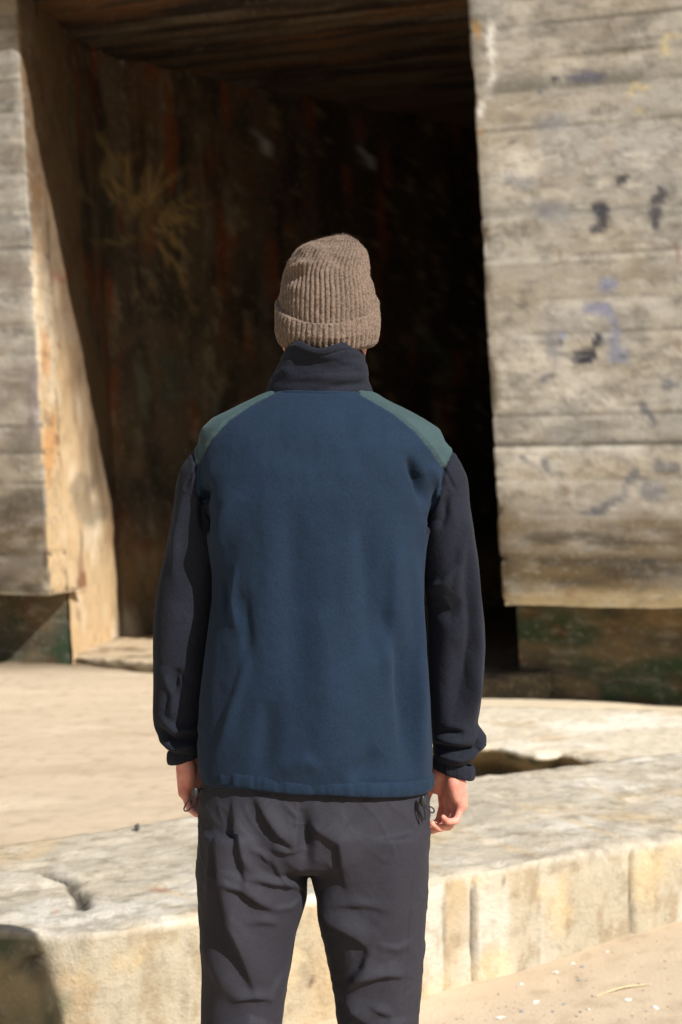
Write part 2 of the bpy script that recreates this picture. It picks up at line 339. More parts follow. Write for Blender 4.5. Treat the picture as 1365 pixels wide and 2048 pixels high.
    # sunlit end of the same wall: its sun brightness is put into the paler buff
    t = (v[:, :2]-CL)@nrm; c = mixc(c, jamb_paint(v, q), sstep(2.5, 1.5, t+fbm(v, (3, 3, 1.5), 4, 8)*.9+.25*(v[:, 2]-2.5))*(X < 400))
    return c
def plinth_paint(v, q):
    L = lin
    c = np.tile(L((100, 88, 66)), (len(v), 1))
    c = mixc(c, L((40, 62, 42)), sstep(-.3, .3, fbm(v, (2.4, 2.4, 3.5), 4, 401))*.9*sstep(.95, .5, v[:, 2]))
    c = mixc(c, L((138, 112, 80)), sstep(.1, .6, fbm(v, (3.5, 3.5, 5), 4, 403))*.6)
    c = mixc(c, L((92, 62, 40)), sstep(.2, .7, fbm(v, (5, 5, 6), 4, 405))*.7)
    c = mixc(c, L((60, 58, 52)), sstep(.1, .6, fbm(v, (2.1, 2.1, 6), 4, 407))*.6)
    return c
zu = np.r_[np.arange(ZB, 5.7, .03), np.arange(5.7, 8.31, .25)]; zp = np.arange(-.4, ZB+.031, .03); zi = np.r_[np.arange(-.4, 7.0, .045)]
dL = np.array([.075, 1.0])/math.hypot(.075, 1)
t0 = .53
jl = CL+dL*t0; jr = CR+nrm*.55
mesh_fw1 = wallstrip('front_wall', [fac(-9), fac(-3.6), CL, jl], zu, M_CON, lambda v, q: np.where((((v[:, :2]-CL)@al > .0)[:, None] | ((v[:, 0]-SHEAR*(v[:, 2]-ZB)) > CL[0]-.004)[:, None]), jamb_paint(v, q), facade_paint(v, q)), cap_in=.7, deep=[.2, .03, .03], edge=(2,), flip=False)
mesh_fw2 = wallstrip('front_wall', [jr, CR, fac(4), fac(9)], zu, M_CON, facade_paint, cap_in=.8, deep=[.03, .025, .2], edge=(1,))
# tunnel left wall: opens past the jamb, then turns deeper to the right
Lw = [jl, CL+dL*2.45, CL+dL*2.45+np.array([1.25, 1.7]), CL+dL*2.45+np.array([6.3, 7.6])]
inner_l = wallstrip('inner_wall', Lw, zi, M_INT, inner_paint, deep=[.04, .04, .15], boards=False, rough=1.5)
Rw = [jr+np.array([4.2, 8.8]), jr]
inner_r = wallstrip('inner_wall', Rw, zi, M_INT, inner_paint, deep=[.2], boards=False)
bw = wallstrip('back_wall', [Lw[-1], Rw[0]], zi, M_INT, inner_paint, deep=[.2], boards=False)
pl1 = wallstrip('plinth', [fac(-9)+nrm*.52, jl+(-al)*.0], zp, M_CON, plinth_paint, deep=[.05], boards=False, rough=1.6)
pl2 = wallstrip('plinth', [jr, fac(9)+nrm*.55], zp, M_CON, plinth_paint, deep=[.05], boards=False, rough=1.6)
# ceiling: board marks run parallel to the front
LZ = 5.52
us = np.linspace(0, 1, 150); 
def ceil():
    A0 = CL-al*.25-nrm*.28; B0 = CR+al*.3-nrm*.28
    rows = []
    Ts = np.r_[np.linspace(0, 3.0, 90), np.linspace(3.1, 12, 60)]
    v = []
    for t in Ts:
        z = LZ+.11*t
        for u in np.linspace(-.05, 2.2, 120):
            p = A0+nrm*t+(B0-A0)*u; v.append((p[0]+SHEAR*(z-ZB), p[1], z))
    v = np.array(v); tt = np.repeat(Ts, 120)
    bi = np.floor(tt/.14).astype(int); bf = tt/.14-bi
    v[:, 2] += (_h(bi, bi*0, bi*0, 44)-.5)*.05+fbm(v, (1, 5, 1), 3, 2)*.02-.02*np.exp(-(np.minimum(bf, 1-bf)/.1)**2)
    c = np.tile(lin((104, 86, 68))*.75, (len(v), 1)); r = np.stack([v[:, 0]*al[0]+v[:, 1]*al[1], tt, tt*0], 1)
    c = mixc(c, lin((46, 38, 34)), sstep(-.2, .4, fbm(r, (.6, 7, 1), 4, 502)))
    c = mixc(c, lin((116, 76, 46)), sstep(.1, .6, fbm(r, (.7, 8, 1), 4, 505))*.6)
    c = mixc(c, lin((108, 100, 88)), sstep(.25, .7, fbm(r, (1, 10, 1), 4, 507))*.6)
    return mesh('ceiling', v, gridf(len(Ts), 120, flip=True), M_INT, bunker, c)
ceil()
def slab(name, corners, z0, z1, mat, paint, parent, shear=True):
    v = np.array([(x, y, z) for z in (z0, z1) for x, y in corners], float); n = len(corners)
    if shear: v[:, 0] += SHEAR*(v[:, 2]-ZB)
    f = [list(range(n))[::-1], list(range(n, 2*n))]+[[i, (i+1) % n, n+(i+1) % n, n+i] for i in range(n)]
    return mesh(name, v, f, mat, parent, paint(v, proj(v)), smooth=False)
zl = np.r_[np.arange(LZ, 8.3, .06)]
# lintel: front face over the opening
lin_p = [CL-al*.25-nrm*.02, CL-al*.25-nrm*.24, CR+al*.3-nrm*.24, CR+al*.3-nrm*.02]
wallstrip('lintel', lin_p, zl, M_CON, facade_paint, deep=[.05, .06, .05], cap_in=.25)
slab('roof', [fac(-9.2)-nrm*.15, fac(9.2)-nrm*.15, fac(9.2)+nrm*14, fac(-9.2)+nrm*14], 8.2, 8.9, M_CON, facade_paint, bunker)
slab('side_wall', [fac(-9), fac(-8.6), fac(-8.6)+nrm*13.5, fac(-9)+nrm*13.5], -.4, 8.19, M_CON, facade_paint, bunker)
slab('side_wall', [fac(8.6), fac(9), fac(9)+nrm*13.5, fac(8.6)+nrm*13.5], -.4, 8.19, M_CON, facade_paint, bunker)
slab('rear_wall', [fac(-8.6)+nrm*13, fac(8.6)+nrm*13, fac(8.6)+nrm*13.5, fac(-8.6)+nrm*13.5], -.4, 8.19, M_CON, facade_paint, bunker)
# ================================================================== CONCRETE BLOCKS
def resamp(P, n, xs=None):
    P = np.array(P, float); s = np.r_[0, np.cumsum(np.linalg.norm(np.diff(P, axis=0), axis=1))]
    t = np.linspace(0, s[-1], n) if xs is None else xs
    return np.stack([np.interp(t, s, P[:, i]) for i in range(P.shape[1])], 1)
def block(name, front, back, zt, mat, paint, nu, nt, zb=-.25, under=0, grooves=(), seed=0, amp=1.0, chip=.02, backz=0):
    Fp = resamp(front, nu); Bp = resamp(back, nu)
    tz = np.linspace(0, 1, nt); nf = 26
    rows = []
    prof = []   # (t across, z kind)
    v = np.zeros((nu, nt+nf*2, 3)); kind = np.zeros((nu, nt+nf*2))
    for j in range(nf):                 # back face bottom->top
        v[:, j, :2] = Bp; v[:, j, 2] = zb+(zt-zb)*j/nf; kind[:, j] = 2
    for j in range(nt):
        v[:, nf+j, :2] = Bp+(Fp-Bp)*tz[j]; v[:, nf+j, 2] = zt+backz*(1-tz[j])
    for j in range(nf):
        dz = (j+1)/nf
        v[:, nf+nt+j, :2] = Fp+(Bp-Fp)*under*min(1, dz*3.0)/np.linalg.norm(Bp-Fp, axis=1)[:, None]
        v[:, nf+nt+j, 2] = zt+(zb-zt)*dz; kind[:, nf+nt+j] = 1
    flat = v.reshape(-1, 3).copy(); k = kind.ravel()
    f = gridf(nu, nt+nf*2, flip=False)
    n = normals(flat, f)
    if n[(k == 0)][:, 2].mean() < 0: n = -n; f = f[:, ::-1]
    d = fbm(flat, (2.2, 2.2, 2.2), 3, seed)*.007*amp+fbm(flat, (14, 14, 14), 4, seed+3)*.005*amp
    top = k == 0
    d += np.where(top, fbm(flat@np.array([[.86, -.5, 0], [.5, .86, 0], [0, 0, 1]]), (2.5, 12, 1), 3, seed+5)*.005*amp, 0)
    flat += n*d[:, None]
    # chipped top front edge
    fi = v.reshape(nu, -1, 3); e = np.abs(np.arange(nt+nf*2)-(nf+nt-.5))
    ch = chip*np.clip(.35+fbm(flat, (5, 5, 5), 4, seed+9), 0, 1.2)
    w = np.exp(-(np.tile(e, nu)/1.6)**2); flat[:, 2] -= w*ch
    dirn = np.repeat((Bp-Fp)/np.linalg.norm(Bp-Fp, axis=1)[:, None], nt+nf*2, 0); flat[:, 0] += dirn[:, 0]*w*ch; flat[:, 1] += dirn[:, 1]*w*ch
    q = proj(flat); fm = k == 1
    for gx_, gd, gw in grooves:
        xx = q[:, 0]+fbm(flat, (4, 4, 9), 3, int(gx_))*2.5
        g_ = np.exp(-((xx-gx_)/gw)**2)*gd*fm; flat[:, 0] += dirn[:, 0]*g_; flat[:, 1] += dirn[:, 1]*g_
    return flat, f, k, q, dirn
bf = [(-2.4, 3.80), (-1.2, 3.60), (-.86, 3.565), (-.70, 3.53), (-.62, 3.545), (-.365, 3.68), (.24, 4.07), (1.10, 4.57), (4.6, 6.6)]
bb = [(-2.9, 4.25), (-1.5, 4.36), (-1.07, 4.47), (-.69, 4.75), (-.49, 4.94), (.6, 5.66), (1.48, 6.18), (4.4, 7.85)]
ZT = .352
gro = [(890, .006, 2), (948, .03, 2.2), (1075, .005, 2), (1263, .03, 2.2), (1310, .005, 2), (640, .006, 3), (360, .006, 4), (1150, .003, 2)]
v, f, k, q, dirn = block('b', bf, bb, ZT, None, None, 620, 80, grooves=gro, seed=40)
X, Y = q[:, 0], q[:, 1]
# broken cavities on the top and one on the shaded front end
cav = strokes(q+np.stack([fbm(v, (9, 9, 9), 3, 1), fbm(v, (9, 9, 9), 3, 2)], 1)*7,
              [([(82, 1742), (120, 1752), (165, 1765)], 5, 6, .02), ([(135, 1762), (155, 1790), (180, 1812)], 9, 9, .035), ([(150, 1812), (170, 1800)], 5, 5, .02)])*(k == 0)
v[:, 2] -= cav
hole = strokes(q, [([(35, 1928), (95, 1925)], 10, 7, .05)])*(k == 1)
v[:, :2] += dirn*hole[:, None]
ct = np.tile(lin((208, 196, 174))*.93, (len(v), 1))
ct = mixc(ct, lin((180, 172, 156)), sstep(0, .55, fbm(v@np.array([[.86, -.5, 0], [.5, .86, 0], [0, 0, 1]]), (2.5, 9, 1), 6, 601, .65))*.6)
ct = mixc(ct, lin((210, 184, 142)), sstep(.25, .7, fbm(v, (3, 3, 3), 4, 603))*.6)
ct = mixc(ct, lin((236, 230, 216)), sstep(.2, .7, fbm(v, (4, 4, 4), 4, 605))*.6)
for a_, b_ in (((880, 1655), (1110, 1722)), ((1010, 1598), (1290, 1690)), ((300, 1770), (395, 1800)), ((760, 1690), (900, 1745))):
    ct = mixc(ct, lin((214, 184, 140)), np.clip(strokes(q, [([a_, b_], 4, 4, .6)]), 0, 1))
ct = mixc(ct, lin((170, 110, 84)), np.clip(strokes(q, [([(295, 1779), (345, 1781)], 4, 4, .9), ([(105, 1823), (118, 1824)], 5, 5, .9), ([(1185, 1440), (1200, 1442)], 4, 4, .6)]), 0, .9))
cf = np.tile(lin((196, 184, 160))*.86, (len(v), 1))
cf = mixc(cf, lin((184, 160, 122)), sstep(-.1, .6, fbm(v, (2.6, 2.6, 1.3), 4, 611))*.8)
bt = _h(np.digitize(X, [360, 520, 640, 770, 890, 948, 1075, 1263, 1310]), (X*0).astype(int), (X*0).astype(int), 8)
stk = fbm(v, (7, 7, 1.2), 4, 613)
cf = mixc(cf, lin((214, 207, 192))*.95, sstep(-.25, .45, stk+(bt-.5)*.9)*sstep(300, 700, X)*.85)
cf = mixc(cf, .6*lin((186, 150, 96)), np.exp(-((np.abs(X[:, None]-np.array([[890, 948, 1075, 1263, 1310]])).min(1))/3.5)**2)*.3)
cf = mixc(cf, lin((150, 136, 104)), np.clip(strokes(q, [([(290, 1900), (330, 2060)], 50, 40, .8)]), 0, 1)*sstep(-.4, .5, fbm(v, (5, 5, 5), 4, 617))*.7)
cf = mixc(cf, lin((92, 104, 74)), sstep(330, 60, X)*sstep(0, .5, fbm(v, (5.5, 5.5, 7), 4, 619))*.75)
cf = mixc(cf, lin((74, 84, 66)), sstep(130, 60, X)*.6)
cf = mixc(cf, lin((180, 150, 108)), sstep(.2, .7, fbm(v, (4.5, 4.5, 6), 5, 621, .6))*sstep(500, 200, X)*.6)

cf = mixc(cf, lin((84, 52, 44)), np.clip(strokes(q, [([(1133, 1838), (1138, 1850)], 7, 7, 1.1), ([(622, 1956), (626, 1966)], 7, 7, 1.0), ([(1006, 1764), (1008, 1766)], 5, 5, 1.2)]), 0, .9))
cf = mixc(cf, lin((40, 34, 26)), np.clip(strokes(q, [([(948, 1735), (950, 2010)], 3, 3, 1.4), ([(1263, 1672), (1262, 1900)], 3, 3, 1.4), ([(1075, 1715), (1077, 1960)], 1.6, 1.6, .6), ([(890, 1780), (888, 1990)], 2, 2, .5)]), 0, .85))
ct = mixc(ct, lin((140, 128, 108)), sstep(.2, .5, fbm(v, (14, 14, 14), 5, 631, .65))*.45)
ct = mixc(ct, lin((228, 220, 204)), sstep(.15, .5, fbm(v, (11, 11, 11), 5, 633, .65))*.4)
cf = mixc(cf, lin((140, 116, 80)), sstep(.2, .5, fbm(v, (16, 16, 12), 5, 635, .65))*.4)
cf = mixc(cf, lin((214, 188, 140)), sstep(0, .5, fbm(v, (5, 5, 5), 5, 637, .6))*.5)
c = np.where((k == 0)[:, None], ct, cf); c = mixc(c, lin((44, 38, 32)), np.clip(cav/.014, 0, 1)*.85)
c = mixc(c, lin((44, 34, 30)), np.clip(hole/.04, 0, 1)*.8)
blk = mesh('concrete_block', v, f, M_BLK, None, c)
tag(blk, 'long pale concrete block lying across the sand just beyond the person', 'concrete block')
# rear slab
rb_f = [px(560, 1488, 7.2)[:2], px(830, 1480, 7.35)[:2], px(1000, 1490, 7.25)[:2], px(1070, 1502, 7.05)[:2], px(1120, 1497, 7.1)[:2], px(1232, 1520, 6.83)[:2], px(1420, 1532, 6.6)[:2], px(2200, 1560, 6.2)[:2]]
rb_b = [px(600, 1415, 8.3)[:2], px(1000, 1415, 8.75)[:2], px(1420, 1425, 8.5)[:2], px(2200, 1440, 8.2)[:2]]
v, f, k, q, dirn = block('r', rb_f, rb_b, .2, None, None, 300, 40, under=.22, seed=70, chip=.03, amp=1.1)
c = np.tile(lin((226, 214, 190))*.95, (len(v), 1)); c = mixc(c, lin((236, 228, 210)), sstep(-.1, .5, fbm(v, (3, 3, 3), 4, 701)))
c = mixc(c, lin((196, 172, 136)), sstep(.2, .7, fbm(v, (2, 2, 2), 4, 703))*.6)
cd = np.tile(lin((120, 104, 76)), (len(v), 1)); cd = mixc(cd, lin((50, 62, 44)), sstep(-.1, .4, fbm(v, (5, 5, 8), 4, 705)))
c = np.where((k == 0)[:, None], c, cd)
rs = mesh('concrete_slab', v, f, M_BLK, None, c); tag(rs, 'low broken concrete slab with a mossy dark edge behind the long block', 'concrete slab')
# threshold in the opening
tf_ = [CL+dL*.56+al*.02, CL+dL*.35+al*.9, CL+dL*.5+al*1.8, CL+dL*.45+al*3.3, CL+dL*.45+al*4.0]; tb_ = [CL+dL*2.4+al*.0, CL+dL*2.4+al*4.0]
v, f, k, q, dirn = block('t', tf_, tb_, .215, None, None, 200, 40, under=.05, seed=90, chip=.03, amp=2)
c = np.tile(lin((200, 180, 150))*.9, (len(v), 1)); c = mixc(c, lin((120, 104, 80)), sstep(0, .6, fbm(v, (3, 3, 3), 4, 801)))
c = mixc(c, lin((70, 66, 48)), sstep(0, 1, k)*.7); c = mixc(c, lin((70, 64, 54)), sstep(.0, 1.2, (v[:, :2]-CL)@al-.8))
mesh('threshold', v, f, M_BLK, bunker, c)
exec_person = True
# ================================================================== PERSON
YC = 2.45; SC = F/YC
def wx(x, Y=YC): return (x-CX)/F*Y
def wz(y, Y=YC): return CAMZ-(y-CY)/F*Y
def loft(rings, n=64, exp=2.3):
    """rings: (cx, cy, cz, a, bfront, bback [, tiltx, tilty]); closed mesh"""
    v = []
    for r in rings:
        cx, cy, cz, a, bf_, bb_ = r[:6]; tx = r[6] if len(r) > 6 else 0; ty = r[7] if len(r) > 7 else 0
        e = r[8] if len(r) > 8 else exp
        th = np.linspace(0, 2*np.pi, n, endpoint=False); C = np.cos(th); S_ = np.sin(th)
        x = a*np.sign(C)*np.abs(C)**(2/e); y = np.where(S_ > 0, bf_, bb_)*np.sign(S_)*np.abs(S_)**(2/e)
        v.append(np.stack([cx+x, cy+y, cz+tx*x+ty*y], 1))
    m = len(rings); v = np.concatenate(v); i = np.arange(n); f = []
    for k in range(m-1):
        f += np.stack([k*n+i, k*n+(i+1) % n, (k+1)*n+(i+1) % n, (k+1)*n+i], 1).tolist()
    c0 = v[:n].mean(0); c1 = v[-n:].mean(0); v = np.r_[v, [c0], [c1]]; a0, a1 = len(v)-2, len(v)-1
    f += [[a0, (j+1) % n, j] for j in range(n)]+[[a1, (m-1)*n+j, (m-1)*n+(j+1) % n] for j in range(n)]
    return v, f
def tube(pts, rad, n=16, sub=6, flat=1.0, side=None):
    pts = np.array(pts, float); rad = np.array(rad, float); m = len(pts)
    t = np.linspace(0, m-1, (m-1)*sub+1)
    def cr(P):                                    # catmull-rom
        P = np.r_[[2*P[0]-P[1]], P, [2*P[-1]-P[-2]]]; o = []
        for tt in t:
            i = min(int(tt), m-2); u = tt-i; a, b, c, d = P[i], P[i+1], P[i+2], P[i+3]
            o.append(.5*((2*b)+(c-a)*u+(2*a-5*b+4*c-d)*u*u+(3*b-a-3*c+d)*u**3))
        return np.array(o)
    P = cr(pts); r = cr(rad[:, None])[:, 0]; T = np.gradient(P, axis=0); T /= np.linalg.norm(T, axis=1)[:, None]
    # rounded ends
    P = np.r_[[P[0]-T[0]*r[0]*.7], [P[0]-T[0]*r[0]*.4], P, [P[-1]+T[-1]*r[-1]*.45], [P[-1]+T[-1]*r[-1]*.8]]; r = np.r_[r[0]*.45, r[0]*.85, r, r[-1]*.85, r[-1]*.5]
    T = np.r_[[T[0]], [T[0]], T, [T[-1]], [T[-1]]]
    u = np.cross(T[0], side if side is not None else (0.3, 1, .2)); u /= np.linalg.norm(u); v = []
    for k in range(len(P)):
        u = u-T[k]*(u@T[k]); u /= np.linalg.norm(u); w = np.cross(T[k], u)
        th = np.linspace(0, 2*np.pi, n, endpoint=False)
        v.append(P[k]+r[k]*(np.cos(th)[:, None]*u*flat+np.sin(th)[:, None]*w))
    K = len(P); v = np.concatenate(v); i = np.arange(n); f = []
    for k in range(K-1): f += np.stack([k*n+i, k*n+(i+1) % n, (k+1)*n+(i+1) % n, (k+1)*n+i], 1).tolist()
    v = np.r_[v, [P[0]], [P[-1]]]; a0, a1 = len(v)-2, len(v)-1
    f += [[a0, (j+1) % n, j] for j in range(n)]+[[a1, (K-1)*n+j, (K-1)*n+(j+1) % n] for j in range(n)]
    return v, f
def join(L):
    V = []; Fc = []; o = 0
    for v, f in L: V.append(v); Fc += [[i+o for i in q] for q in f]; o += len(v)
    return np.concatenate(V), Fc
def remesh(v, f, vox, it=2):
    me = bpy.data.meshes.new('tmp'); me.from_pydata(v.tolist(), [], f); me.update()
    bm = bmesh.new(); bm.from_mesh(me); bmesh.ops.recalc_face_normals(bm, faces=bm.faces); bm.to_mesh(me); bm.free()
    o = bpy.data.objects.new('tmp', me); COL.objects.link(o)
    m = o.modifiers.new('r', 'REMESH'); m.mode = 'VOXEL'; m.voxel_size = vox; m.use_smooth_shade = True
    dg = bpy.context.evaluated_depsgraph_get(); e = o.evaluated_get(dg); m2 = e.to_mesh()
    n = len(m2.vertices); V = np.zeros(n*3); m2.vertices.foreach_get('co', V); V = V.reshape(-1, 3)
    Fq = np.array([list(p.vertices) if len(p.vertices) == 4 else list(p.vertices)+[p.vertices[-1]] for p in m2.polygons])
    e.to_mesh_clear(); bpy.data.objects.remove(o); bpy.data.meshes.remove(me)
    return smoothv(V, Fq, it), Fq
def smoothv(V, Fq, it=2, lam=.5):
    e = np.concatenate([Fq[:, [0, 1]], Fq[:, [1, 2]], Fq[:, [2, 3]], Fq[:, [3, 0]]]); e = e[e[:, 0] != e[:, 1]]
    for _ in range(it):
        a = np.zeros_like(V); c = np.zeros(len(V)); np.add.at(a, e[:, 0], V[e[:, 1]]); np.add.at(a, e[:, 1], V[e[:, 0]])
        np.add.at(c, e[:, 0], 1); np.add.at(c, e[:, 1], 1); V = V*(1-lam)+lam*a/np.maximum(c, 1)[:, None]
    return V
def dedup(Fq): return [([*dict.fromkeys(r)]) for r in Fq.tolist()]
def sub(V, Fq, mask):
    fs = Fq[mask]; ids = np.unique(fs); m = np.full(len(V), -1); m[ids] = np.arange(len(ids)); return V[ids], m[fs]
M_BLUE = cloth_mat('navy_fleece', tuple(lin((25, 41, 60))), tuple(lin((14, 27, 42))), mottle=.4, bump=.0006)
M_GREEN = cloth_mat('sage_fleece', tuple(lin((56, 74, 76))), tuple(lin((40, 58, 62))), mottle=.4, bump=.0006)
M_DARK = cloth_mat('charcoal_fleece', tuple(lin((30, 33, 43))), tuple(lin((15, 17, 25))), sheen=.1)
M_TROU = cloth_mat('grey_nylon', tuple(lin((47, 46, 53))), tuple(lin((34, 33, 40))), sheen=.04, rough=.75, weave=420, bump=.0003, mottle=.35)
M_WOOL = cloth_mat('brown_wool', tuple(lin((117, 100, 87))), tuple(lin((60, 50, 43))), weave=300, sheen=.3, bump=.0022, mottle=.7)
M_CORD = plain('black_cord', (.012, .012, .015), .5)
M_TOG = plain('grey_toggle', (.025, .026, .028), .4)
M_SHOE = plain('dark_leather', (.05, .04, .035), .6, .001)
M_SKIN, n_, b_ = nodes('skin')
tc = N(n_, 'ShaderNodeTexCoord'); rgb = N(n_, 'ShaderNodeRGB'); rgb.outputs[0].default_value = (*lin((214, 152, 132)), 1)
k_ = noise_mix(n_, rgb.outputs[0], tuple(lin((198, 104, 92))), 45, .4, .7, tc.outputs['Object'], 4, .75)
n_.links.new(k_, b_.inputs['Base Color']); b_.inputs['Roughness'].default_value = .5
b_.inputs['Subsurface Weight'].default_value = .12; b_.inputs['Subsurface Scale'].default_value = .01
t_ = N(n_, 'ShaderNodeTexNoise', Scale=260, Detail=4); n_.links.new(tc.outputs['Object'], t_.inputs['Vector'])
bu_ = N(n_, 'ShaderNodeBump', Strength=.4, Distance=.001); n_.links.new(t_.outputs[0], bu_.inputs['Height']); n_.links.new(bu_.outputs[0], b_.inputs['Normal'])
HX = wx(655)
# ---- body (one continuous mesh)
def finger(base, dirs, lens, r0):
    p = [np.array(base)]; 
    for d, l in zip(dirs, lens): p.append(p[-1]+np.array(d)*l)
    pts = [p[0]-np.array(dirs[0])*.02]+[p[0]]+p[1:]; r = [r0*1.05, r0*1.1, r0*1.02, r0*.94, r0*.78]
    # extra bulge at knuckles through denser points
    out = []; rr = []
    for i in range(len(pts)-1):
        out.append(pts[i]); rr.append(r[i])
        if i > 0: out.append((pts[i]+pts[i+1])/2); rr.append((r[i]+r[i+1])/2*.95)
    out.append(pts[-1]); rr.append(r[-1])
    return tube(out, rr, 14, 4)
def hand(*a, k=.88, **kw):
    w = np.array(a[0], float); return [((v-w)*k+w, f) for v, f in hand_(*a, **kw)]
def hand_(wrist, s, nrm_, row, down, curls):
    """wrist pos; nrm_ palm normal, row = pinky->index, down = finger direction"""
    w = np.array(wrist, float); n = np.array(nrm_, float); n /= np.linalg.norm(n); d = np.array(down, float); d /= np.linalg.norm(d)
    r = np.array(row, float); r -= d*(r@d); r /= np.linalg.norm(r); n -= d*(n@d); n -= r*(n@r); n /= np.linalg.norm(n); L = []
    for k, o in enumerate((-.029, -.010, .010, .029)):     # metacarpals
        L.append(tube([w+r*o*.62-d*.01, w+r*o*.85+d*.04, w+r*o+d*(.082+(.004 if k in (1, 2) else 0))], [.0155, .015, .0125], 14, 4))
    L.append(tube([w-r*.02+n*.006+d*.005, w-r*.024+n*.012+d*.035, w-r*.026+n*.008+d*.065], [.013, .0155, .012]))   # hypothenar
    L.append(tube([w+r*.012+n*.008+d*.0, w+r*.026+n*.016+d*.03, w+r*.03+n*.014+d*.052], [.014, .0175, .013]))      # thenar
    for k, (o, ln, c) in enumerate(zip((-.029, -.010, .010, .029), (.78, .98, 1.05, .97), curls)):
        a = np.cumsum([R(x) for x in c]); dirs = [d*math.cos(x)+n*math.sin(x) for x in a]
        spread = r*(-.06+.04*k); dirs = [q+spread for q in dirs]
        L.append(finger(w+r*o+d*(.080+(.004 if k in (1, 2) else 0)), dirs, [.042*ln, .027*ln, .021*ln], .0086 if k else .0076))
    th = [w+r*.022+n*.012+d*.012, w+r*.042+n*.02+d*.042, w+r*.046+n*.032+d*.068, w+r*.038+n*.042+d*.092]
    L.append(tube(th, [.015, .0125, .0105, .008], 14, 5)); return L
YH = YC+.05
parts = []
# pelvis, torso, neck (slim, inside the clothes)
parts.append(loft([(wx(630), YC, z, a, b, b) for z, a, b in ((.80, .13, .08), (.9, .155, .10), (1.0, .145, .095), (1.15, .145, .09), (1.3, .15, .085), (1.42, .14, .07), (1.50, .12, .07), (1.55, .06, .055))], 40))
parts.append(tube([(HX, YC, 1.50), (HX+.003, YC, 1.58), (HX+.004, YC-.005, 1.66)], [.062, .058, .06], 24))
# head with face looking away (+Y)
hz = wz(642); HY = YC+.0
hd = loft([(HX, HY+.016+o, hz+dz, a, bf_, bb_*.9, 0, 0, 2.1) for dz, a, bf_, bb_, o in ((-.115, .03, .03, .02, .065), (-.10, .05, .05, .045, .045), (-.075, .062, .066, .066, .025), (-.04, .070, .082, .085, .01), (0, .070, .08, .083, 0), (.04, .070, .078, .080, 0), (.07, .058, .066, .068, 0), (.09, .04, .045, .045, 0), (.10, .02, .02, .02, 0))], 40)
parts.append(hd)
parts.append(tube([(HX, HY+.088, hz+.005), (HX, HY+.103, hz-.022), (HX, HY+.10, hz-.032)], [.007, .012, .013]))   # nose
parts.append(tube([(HX-.022, HY+.078, hz-.058), (HX, HY+.084, hz-.056), (HX+.022, HY+.078, hz-.058)], [.005, .008, .005]))
parts.append(tube([(HX-.022, HY+.078, hz-.067), (HX, HY+.082, hz-.068), (HX+.022, HY+.078, hz-.067)], [.005, .008, .005]))
for s in (-1, 1):
    parts.append(tube([(HX+s*.02, HY+.08, hz+.014), (HX+s*.045, HY+.07, hz+.014)], [.010, .009]))
    parts.append(tube([(HX-.004+s*.066, HY+.012, hz+.0), (HX-.004+s*.067, HY+.004, hz-.012), (HX-.004+s*.068, HY+.0, hz-.03), (HX-.004+s*.066, HY+.006, hz-.048)], [.007, .0075, .0065, .007]))
# arms
LWX, LWZ = wx(376, YH), wz(1494, YH); RWX, RWZ = wx(902, YH), wz(1522, YH)
parts.append(tube([(wx(465), YC, wz(915)), (wx(404), YC+.018, wz(990)), (wx(364), YC+.02, wz(1220)), (LWX, YH, LWZ+.03), (LWX, YH, LWZ-.01)], [.03, .026, .024, .024, .026], 20))
parts.append(tube([(wx(828), YC, wz(915)), (wx(890), YC+.018, wz(990)), (wx(913), YC+.02, wz(1220)), (RWX, YH, RWZ+.03), (RWX, YH, RWZ-.01)], [.03, .026, .024, .024, .026], 20))
parts += hand((RWX-.002, YH, RWZ-.004), 1, (-.84, -.54, 0), (-.54, .84, 0), (.08, .0, -1), ((34, 62, 38), (30, 60, 38), (26, 58, 34), (22, 50, 30)))
parts += hand((LWX+.004, YH, LWZ-.004), -1, (.80, -.60, 0), (.60, .80, 0), (.10, .0, -1), ((22, 38, 26), (20, 40, 26), (20, 40, 26), (18, 36, 24)))
# legs and feet inside trousers and shoes
for xa, xk, xf in ((530, 495, 480), (735, 755, 768)):
    parts.append(tube([(wx(xa), YC, .82), (wx(xk), YC+.01, .48), (wx(xf), YC+.0, .1)], [.075, .055, .04], 20))
    parts.append(tube([(wx(xf), YC-.02, .055), (wx(xf), YC+.13, .04)], [.035, .03], 16))
bv, bfq = remesh(*join(parts), .0024, 3)
person = mesh('person', bv, dedup(bfq), M_SKIN)
tag(person, 'person seen from behind in a brown beanie, navy fleece and dark grey trousers, arms hanging', 'person')
# ---- trousers
def tring(y, xl, xr, b1=.11, b2=.12, yo=0): return (wx((xl+xr)/2), YC+yo, wz(y), wx((xr-xl)/2+CX), b1, b2, 0, 0, 2.35)
pel = loft([tring(*r) for r in ((1490, 425, 838, .095, .10), (1540, 408, 852, .10, .11), (1600, 400, 858, .105, .118), (1650, 398, 860, .108, .122), (1690, 397, 860, .106, .118), (1712, 400, 856, .098, .108), (1728, 440, 820, .07, .08))], 90)
zk = [1650, 1700, 1738, 1797, 1833, 1864, 1904, 1935, 1990, 2048, 2150, 2300, 2450, 2560, 2600]
def ip(y, a): return np.interp(y, *zip(*a))
LO = [(1650, 400), (1738, 394), (1825, 400), (1935, 405), (2048, 403), (2300, 415), (2600, 432)]; LI = [(1650, 600), (1738, 616), (1797, 615), (1864, 593), (1990, 572), (2048, 564), (2300, 545), (2600, 545)]
RI = [(1650, 630), (1738, 619), (1785, 633), (1833, 635), (1904, 653), (1979, 667), (2048, 676), (2300, 700), (2600, 702)]; RO = [(1650, 858), (1730, 859), (1837, 852), (1955, 843), (2048, 835), (2300, 818), (2600, 812)]
